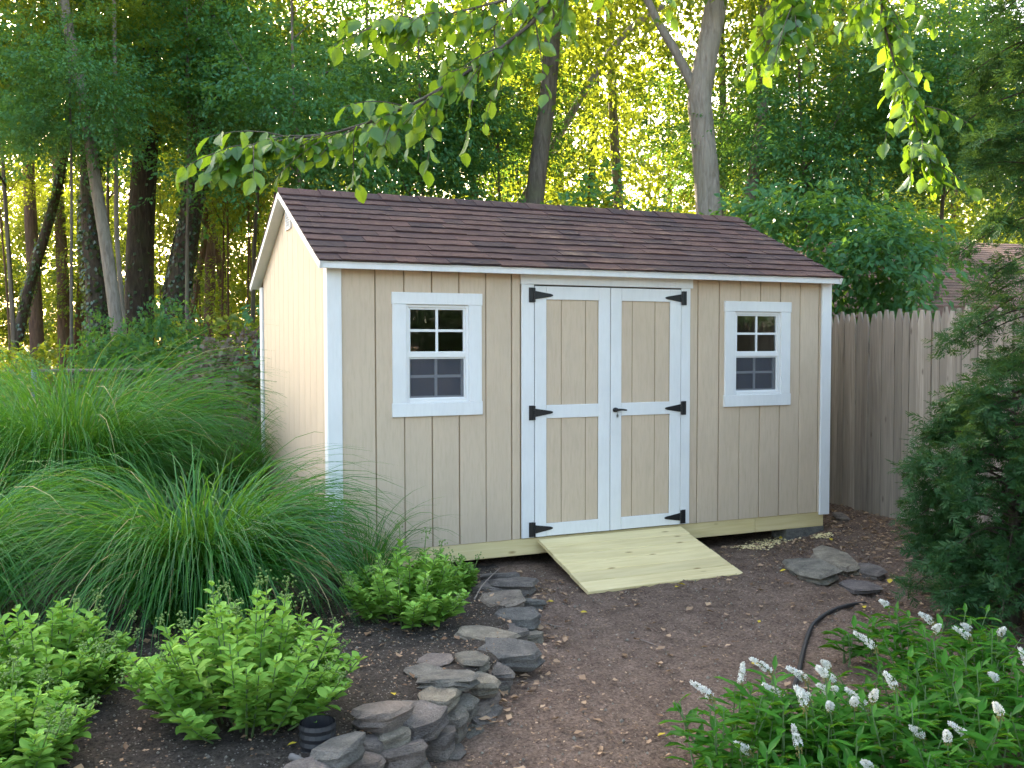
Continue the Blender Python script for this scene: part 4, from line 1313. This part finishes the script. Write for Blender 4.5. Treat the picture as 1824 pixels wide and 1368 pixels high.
b2 = bough([ob + Vector((-.05, .05, 3.0)), Vector((2.7, -3.3, 3.7)), at(1640, -120, 4.4), at(1570, -20, 4.6), at(1590, 100, 4.6), at(1630, 210, 4.6), at(1655, 290, 4.6)], .009)
b3 = bough([ob + Vector((-.1, .1, 3.6)), at(1500, -200, 4.6), at(1250, -120, 4.5), at(1000, -30, 4.4), at(820, 20, 4.3), at(690, 40, 4.3)], .010)
b4 = bough([ob + Vector((-.1, .1, 3.4)), at(1700, -200, 4.5), at(1500, -120, 4.5), at(1430, -30, 4.5), at(1395, 60, 4.5)], .010)
g = np.random.default_rng(61)
twigs = []
def hang(C_, t0, t1, ntw, ln, per, grp):
    P, A, Nn, L = grp
    for i in range(ntw):
        t = t0 + (t1 - t0) * (i + g.random()) / ntw
        k = min(int(t * 16), 15)
        p = C_[k].lerp(C_[k + 1], t * 16 - k)
        tang = (C_[k + 1] - C_[k]).normalized()
        d0 = (tang + Vector((g.normal(0, .7), g.normal(0, .6), g.normal(-.05, .35)))).normalized()
        n = 6; l = ln * g.uniform(.5, 1.2)
        pts = [p]
        for _ in range(n):
            pts.append(pts[-1] + d0 * (l / n)); d0 = (d0 + Vector((0, 0, -.10))).normalized()
        twigs.append(tube(pts, [.0032, .003, .0026, .0022, .0018, .0014, .001], 4))
        for q in range(per):
            f = (q + .6) / per * n
            kk = min(int(f), n - 1)
            c = pts[kk].lerp(pts[kk + 1], f - kk)
            sg = 1 if q % 2 else -1
            sv = d0.cross(Vector((0, 0, 1))).normalized()
            ax = d0 * .5 + sv * sg * .7 + Vector((g.normal(0, .3), g.normal(0, .3), g.normal(-.75, .35)))
            P.append(tuple(c)); A.append(tuple(ax))
            Nn.append(tuple(Vector((g.normal(0, .6), g.normal(-.2, .6), .8))))
            L.append(g.uniform(.055, .098))
G1 = ([], [], [], [])
hang(b1, .36, 1.0, 50, .36, 8, G1)
hang(b3, .40, 1.0, 34, .36, 8, G1)
G2 = ([], [], [], [])
hang(b2, .36, 1.0, 34, .30, 9, G2)
hang(b4, .42, 1.0, 24, .36, 8, G2)
for tv in twigs: part('twig', tv, M_barkgrey, birch)
for G in (G1, G2):
    L = np.array(G[3])
    leaf_pieces('leaf', birch, G[0], G[1], G[2], L, L * .66, 'oval', M_leafC, 150, .14, .16)

# ------------------------------------------------------------------ dry stone wall: every stone a piece
sw = empty('dry_stone_wall', (0, -1.9, -.3), 'low curving dry stone wall edging the garden bed', 'wall')
def stone_mesh(sx, sy, sz, seed):
    """a rough split slab: irregular outline, broken edge, uneven top"""
    q = random.Random(seed)
    n = 9
    ang_ = sorted([2 * math.pi * (i + q.uniform(-.32, .32)) / n for i in range(n)])
    prof = [q.uniform(.74, 1.0) for _ in range(n)]
    V = []
    rings = [(-1, .82), (-.35, .97), (.1, .90), (.55, 1.0), (1.0, .88)]
    tilt = (q.uniform(-.18, .18), q.uniform(-.18, .18))
    jj = [[q.uniform(-.09, .09) for _ in range(n)] for _ in rings]
    for ri, (h, s) in enumerate(rings):
        for i in range(n):
            e = s * prof[i] + jj[ri][i]
            x, y = math.cos(ang_[i]), math.sin(ang_[i])
            sq = 1 / max(abs(x), abs(y)) ** .55
            V.append((x * e * sq * sx / 2, y * e * sq * sy / 2, h * sz / 2 * (1 + q.uniform(-.12, .12)) + (x * tilt[0] + y * tilt[1]) * sz * (h > 0)))
    V.append((0, 0, sz / 2 * (1 + q.uniform(-.1, .1)))); V.append((0, 0, -sz / 2))
    F = []
    R_ = len(rings)
    for a_ in range(R_ - 1):
        for i in range(n):
            F.append((a_ * n + i, a_ * n + (i + 1) % n, (a_ + 1) * n + (i + 1) % n, (a_ + 1) * n + i))
    for i in range(n):
        F.append(((R_ - 1) * n + i, (R_ - 1) * n + (i + 1) % n, R_ * n))
        F.append(((i + 1) % n, i, R_ * n + 1))
    return V, F
def wall_dir(y):
    a = Vector((float(wall_x(y + .1)), y + .1, 0)) - Vector((float(wall_x(y - .1)), y - .1, 0))
    return math.atan2(a.y, a.x)
def put_stone(p, sx, sy, sz, rz, tx, ty, seed, parent=sw, m=M_stone, name='stone'):
    o = part(name, stone_mesh(sx, sy, sz, seed), m, parent)
    base = Vector(parent.location) if parent else Vector((0, 0, 0))
    o.location = Vector(p) - base
    o.rotation_euler = (tx, ty, rz)
    return o
# (u, v, level, length px, depth px, thickness m, turn from the wall's run in degrees)
ST = [(893, 1031, -.17, 55, 60, .10, 10), (915, 1047, -.18, 80, 75, .13, -8), (898, 1074, -.16, 92, 70, .10, 25), (940, 1078, -.20, 34, 60, .10, 0),
      (922, 1104, -.17, 66, 75, .11, 15), (864, 1135, -.13, 72, 95, .07, -35), (912, 1132, -.18, 55, 60, .10, 20), (941, 1140, -.24, 32, 50, .09, 0),
      (905, 1168, -.17, 72, 100, .13, 10), (842, 1179, -.13, 92, 55, .08, 20), (776, 1179, -.12, 62, 55, .05, 10), (762, 1203, -.12, 66, 75, .06, 0),
      (797, 1213, -.10, 95, 95, .07, 25), (853, 1220, -.17, 66, 60, .10, 15), (886, 1203, -.20, 50, 55, .10, 0), (938, 1195, -.30, 34, 45, .10, 0),
      (781, 1247, -.13, 86, 60, .09, 8), (822, 1262, -.20, 46, 50, .11, 20), (862, 1249, -.25, 66, 55, .08, 0), (853, 1285, -.31, 74, 75, .14, 0),
      (686, 1275, -.09, 112, 80, .10, 12), (752, 1290, -.15, 92, 70, .12, 5), (803, 1292, -.24, 48, 60, .16, -10), (701, 1312, -.15, 84, 60, .08, 10),
      (606, 1342, -.10, 122, 70, .10, 14), (712, 1346, -.22, 96, 80, .13, 0), (774, 1328, -.27, 66, 70, .15, 15), (640, 1372, -.20, 100, 70, .13, 0),
      (540, 1385, -.12, 100, 70, .09, 0), (905, 1235, -.33, 40, 40, .06, 30), (900, 1098, -.24, 60, 50, .08, 0), (930, 1162, -.29, 40, 50, .11, 0),
      (720, 1380, -.30, 90, 70, .12, 10), (800, 1350, -.33, 70, 60, .10, 0), (830, 1318, -.33, 50, 50, .10, 0), (895, 1268, -.34, 55, 50, .10, 0), (925, 1222, -.33, 50, 55, .10, 0),
      (945, 1110, -.28, 34, 45, .08, 0), (945, 1165, -.31, 30, 45, .08, 0),
      (872, 1052, -.19, 44, 50, .09, 0), (945, 1055, -.25, 30, 40, .09, 0), (880, 1098, -.19, 48, 50, .08, 30), (890, 1118, -.18, 40, 50, .08, -20), (935, 1122, -.25, 36, 45, .09, 0),
      (880, 1150, -.20, 46, 50, .09, 10), (935, 1178, -.27, 34, 50, .10, 0), (868, 1196, -.20, 40, 45, .09, 0), (820, 1232, -.19, 44, 50, .09, 0), (885, 1228, -.27, 46, 50, .10, 0),
      (740, 1262, -.14, 50, 55, .07, 20), (845, 1268, -.27, 44, 50, .09, 0), (728, 1308, -.19, 46, 50, .09, 0), (790, 1308, -.27, 44, 50, .10, 0), (660, 1330, -.17, 50, 55, .10, 0)]
for i, (u, v, z, lpx, dpx, th, tn) in enumerate(ST):
    p = spot(u, v, z)
    dep = (p - CAM).dot(fw)
    k = dep / FPX
    put_stone(p, lpx * k * 1.18, max(dpx * k * 1.3, .12), th * .78, wall_dir(min(max(p.y, -3.1), -.6)) + R(tn) * .6, rs.uniform(-.10, .12), rs.uniform(-.12, .12), 100 + i)
for i, (x, y) in enumerate([(-.95, -3.0), (-1.2, -3.05), (-1.5, -3.2), (-1.75, -3.3), (-2.0, -3.42)]):
    put_stone((x, y, float(hgt(x, y)) - .02), .26, .16, .13, .5, 0, 0, 160 + i)
    put_stone((x + .05, y - .07, float(hgt(x, y)) - .13), .28, .16, .13, .5, 0, 0, 170 + i)
# loose rocks on the dirt right of the ramp
for nm, u, v, lpx, dpx, th, lab in (('rock', 1448, 1022, 86, 150, .10, 'flat grey rock on the dirt, nearest the ramp'), ('rock', 1486, 1005, 78, 170, .11, 'rounded grey rock just behind the flat rock'),
                                    ('rock', 1545, 1017, 52, 110, .07, 'low half-buried rock right of the rounded rock'), ('rock', 1530, 1040, 70, 100, .04, 'thin flagstone nearly level with the dirt'),
                                    ('rock', 1497, 938, 22, 60, .06, 'small grey stone by the shed corner near the fence')):
    p = spot(u, v, -.2); z = float(hgt(p.x, p.y)); k = (p - CAM).dot(fw) / FPX
    o = put_stone((p.x, p.y, z + th * .22), lpx * k, dpx * k, th, -.35 + rs.uniform(-.2, .2), 0, 0, int(u), None, M_stone, nm)
    tag(o, lab, 'rock')
def flakes(n, seed):
    g_ = np.random.default_rng(seed); vf = []
    for i in range(n):
        c = [(1338, 972, .10), (1375, 962, .12), (1465, 958, .05)][i % 3]
        p = spot(c[0], c[1], -.2)
        x, y = p.x + g_.normal(0, c[2] * .9), p.y + g_.normal(0, c[2] * .5)
        v, f = blob((x, y, float(hgt(x, y)) + .008), g_.uniform(.006, .014), g_); vf.append(([(a[0], a[1], float(hgt(x, y)) + .006 + (a[2] - float(hgt(x, y))) * .35) for a in v], f))
    return join(*vf)
tag(part('sawdust', flakes(420, 5), M_pine, None), 'pale sawdust spilled on the dirt under the beam', 'sawdust', kind='stuff')
# ------------------------------------------------------------------ black hose, black pipe end, sticks
hp = [spot(1405, 1260, -.33), spot(1422, 1200, -.30), spot(1432, 1150, -.28), spot(1448, 1112, -.26), spot(1480, 1090, -.25), spot(1515, 1079, -.25), spot(1543, 1071, -.25)]
hp = [Vector((p.x, p.y, float(hgt(p.x, p.y)) + .012)) for p in hp]
hp[-1].z -= .02
hv = curve_pts(hp, 26)
ho = part('garden_hose', tube(hv, [.0125 + .001 * (i % 2) for i in range(27)], 8), M_rubber, None, True)
tag(ho, 'black hose curving out of the dirt beside the white flowers', 'hose')
pp = gp_(566, 1335)
pipe = empty('drain_pipe', pp, 'short black ribbed pipe end standing in the bed', 'pipe')
pv = []
for i in range(9):
    pv.append(.068 + (.004 if i % 2 else 0))
part('pipe_wall', tube([(0, 0, -.03 + i * .0155) for i in range(9)], pv, 20, cap=False), M_rubber, pipe)
part('pipe_lining', tube([(0, 0, -.03 + i * .0155) for i in range(9)][::-1], [.062] * 9, 20, cap=False), M_rubber, pipe)
for (us, m, r, lab) in (([(250, 1243), (275, 1243), (303, 1245)], M_stick, .016, 'bleached stick lying on the mulch behind the large sedum'),
                        ([(518, 1356), (535, 1362), (560, 1378)], M_stick, .014, 'weathered stick at the bottom edge beside the black pipe'),
                        ([(845, 1100), (862, 1070), (890, 1040)], M_twig, .004, 'thin pale twig leaning over the stone wall'),
                        ([(955, 1106), (985, 1116), (1020, 1122)], M_twig, .0035, 'thin twig on the dirt beside the stone wall'),
                        ([(1103, 1112), (1112, 1096), (1120, 1085), (1150, 1098), (1160, 1103)], M_twig, .003, 'bent twig on the dirt below the ramp'),
                        ([(1138, 1140), (1165, 1150), (1185, 1160)], M_twig, .003, 'short twig on the dirt in the middle of the path'),
                        ([(1565, 1110), (1590, 1116), (1615, 1124)], M_stick, .010, 'pale broken stick on the dirt near the cedar')):
    P = []
    for j, (u, v) in enumerate(us):
        p = spot(u, v, -.2); z = float(hgt(p.x, p.y)); p = spot(u, v, z); P.append(Vector((p.x, p.y, z + r + .004 + (.10 if 'leaning' in lab else 0))))
    C_ = curve_pts(P, 10)
    tag(part('stick' if m is M_stick else 'twig', tube(C_, [r * (1 - .3 * i / 10) * (1 + .12 * math.sin(i * 2.1)) for i in range(11)], 6), m, None, True), lab, 'stick')

# ------------------------------------------------------------------ fallen leaves, chips
def litter(n, region, size, seed):
    g_ = np.random.default_rng(seed)
    P, A, Nn = [], [], []
    while len(P) < n:
        x, y = region(g_)
        if -.40 < x < 4.0 and -.03 < y < 2.6: continue
        if 1.2 < x < 2.47 and -.85 < y < 0: continue
        P.append((x, y, float(hgt(x, y)) + .013)); a = g_.uniform(0, 6.28)
        A.append((math.cos(a), math.sin(a), g_.normal(.05, .15))); Nn.append((g_.normal(0, .25), g_.normal(0, .25), 1))
    L = g_.uniform(.6, 1.3, n) * size
    return leaf_batch(np.array(P), np.array(A), np.array(Nn), L, L * g_.uniform(.4, .8, n), 'lance', .25, -.2)
def path_region(g_): return g_.uniform(-.9, 5.0), g_.uniform(-3.8, .3) 
def right_region(g_): return 4.7 - abs(g_.normal(0, 1.1)), g_.uniform(-2.6, .6)
def edge_region(g_):
    y = g_.uniform(-2.9, -.5); return float(wall_x(y)) + .12 + abs(g_.normal(0, .12)), y
def bed_region(g_): return g_.uniform(-2.4, .5), g_.uniform(-3.2, -.8)
tag(link('leaf_litter', fast_mesh('leaf_litter', *merge([litter(230, path_region, .050, 1), litter(650, right_region, .046, 2), litter(160, bed_region, .048, 3), litter(3200, path_region, .017, 5), litter(2600, right_region, .020, 6), litter(1500, bed_region, .016, 7), litter(120, edge_region, .048, 8)])), M_litter), 'dry brown leaves scattered over the dirt and mulch', 'leaves', kind='stuff')
def chips(n, seed):
    g_ = np.random.default_rng(seed); vf = []
    for i in range(n):
        x, y = g_.uniform(-2.4, 4.6), g_.uniform(-3.8, -.05)
        if 1.2 < x < 2.47 and -.85 < y: continue
        r = g_.uniform(.003, .008) * (1.6 if g_.random() < .08 else 1)
        v, f = blob((x, y, float(hgt(x, y)) + r * .3), r, g_); vf.append((v, f))
    return join(*vf)
tag(part('gravel', chips(2600, 4), M_chip, None), 'small pale stone chips strewn over the soil', 'gravel', kind='stuff')
yl = [(1392, 959), (1206, 1003 + 45), (980, 1073), (1040, 1095), (1540, 1083), (1345, 1187), (1213, 1043), (1178, 1318), (700, 1234), (520, 1328), (1668, 1118), (1480, 958), (1352, 1115), (1585, 1037), (1395, 1017)]
vy, fy, ry = leaf_batch(np.zeros((1, 3)), np.array([[0, 1.0, 0]]), np.array([[0, 0, 1.0]]), np.array([.055]), np.array([.034]), 'oval', .25, -.15)
ym = fast_mesh('fallen_leaf', vy - np.array([0, .027, 0]), fy, np.full(len(vy), .5), True); ym.materials.append(M_yellow)
for i, (u, v) in enumerate(yl):
    p = spot(u, v, -.2); p = spot(u, v, float(hgt(p.x, p.y)) + .01)
    o = link('fallen_leaf', ym); o.location = (p.x, p.y, float(hgt(p.x, p.y)) + .012)
    o.rotation_euler = (rs.uniform(-.3, .3), rs.uniform(-.3, .3), rs.uniform(0, 6.28)); s = rs.uniform(.7, 1.2); o.scale = (s, s, s)
    tag(o, 'single yellow leaf fallen on the bare ground', 'leaf', 'yellow leaves fallen on the ground')
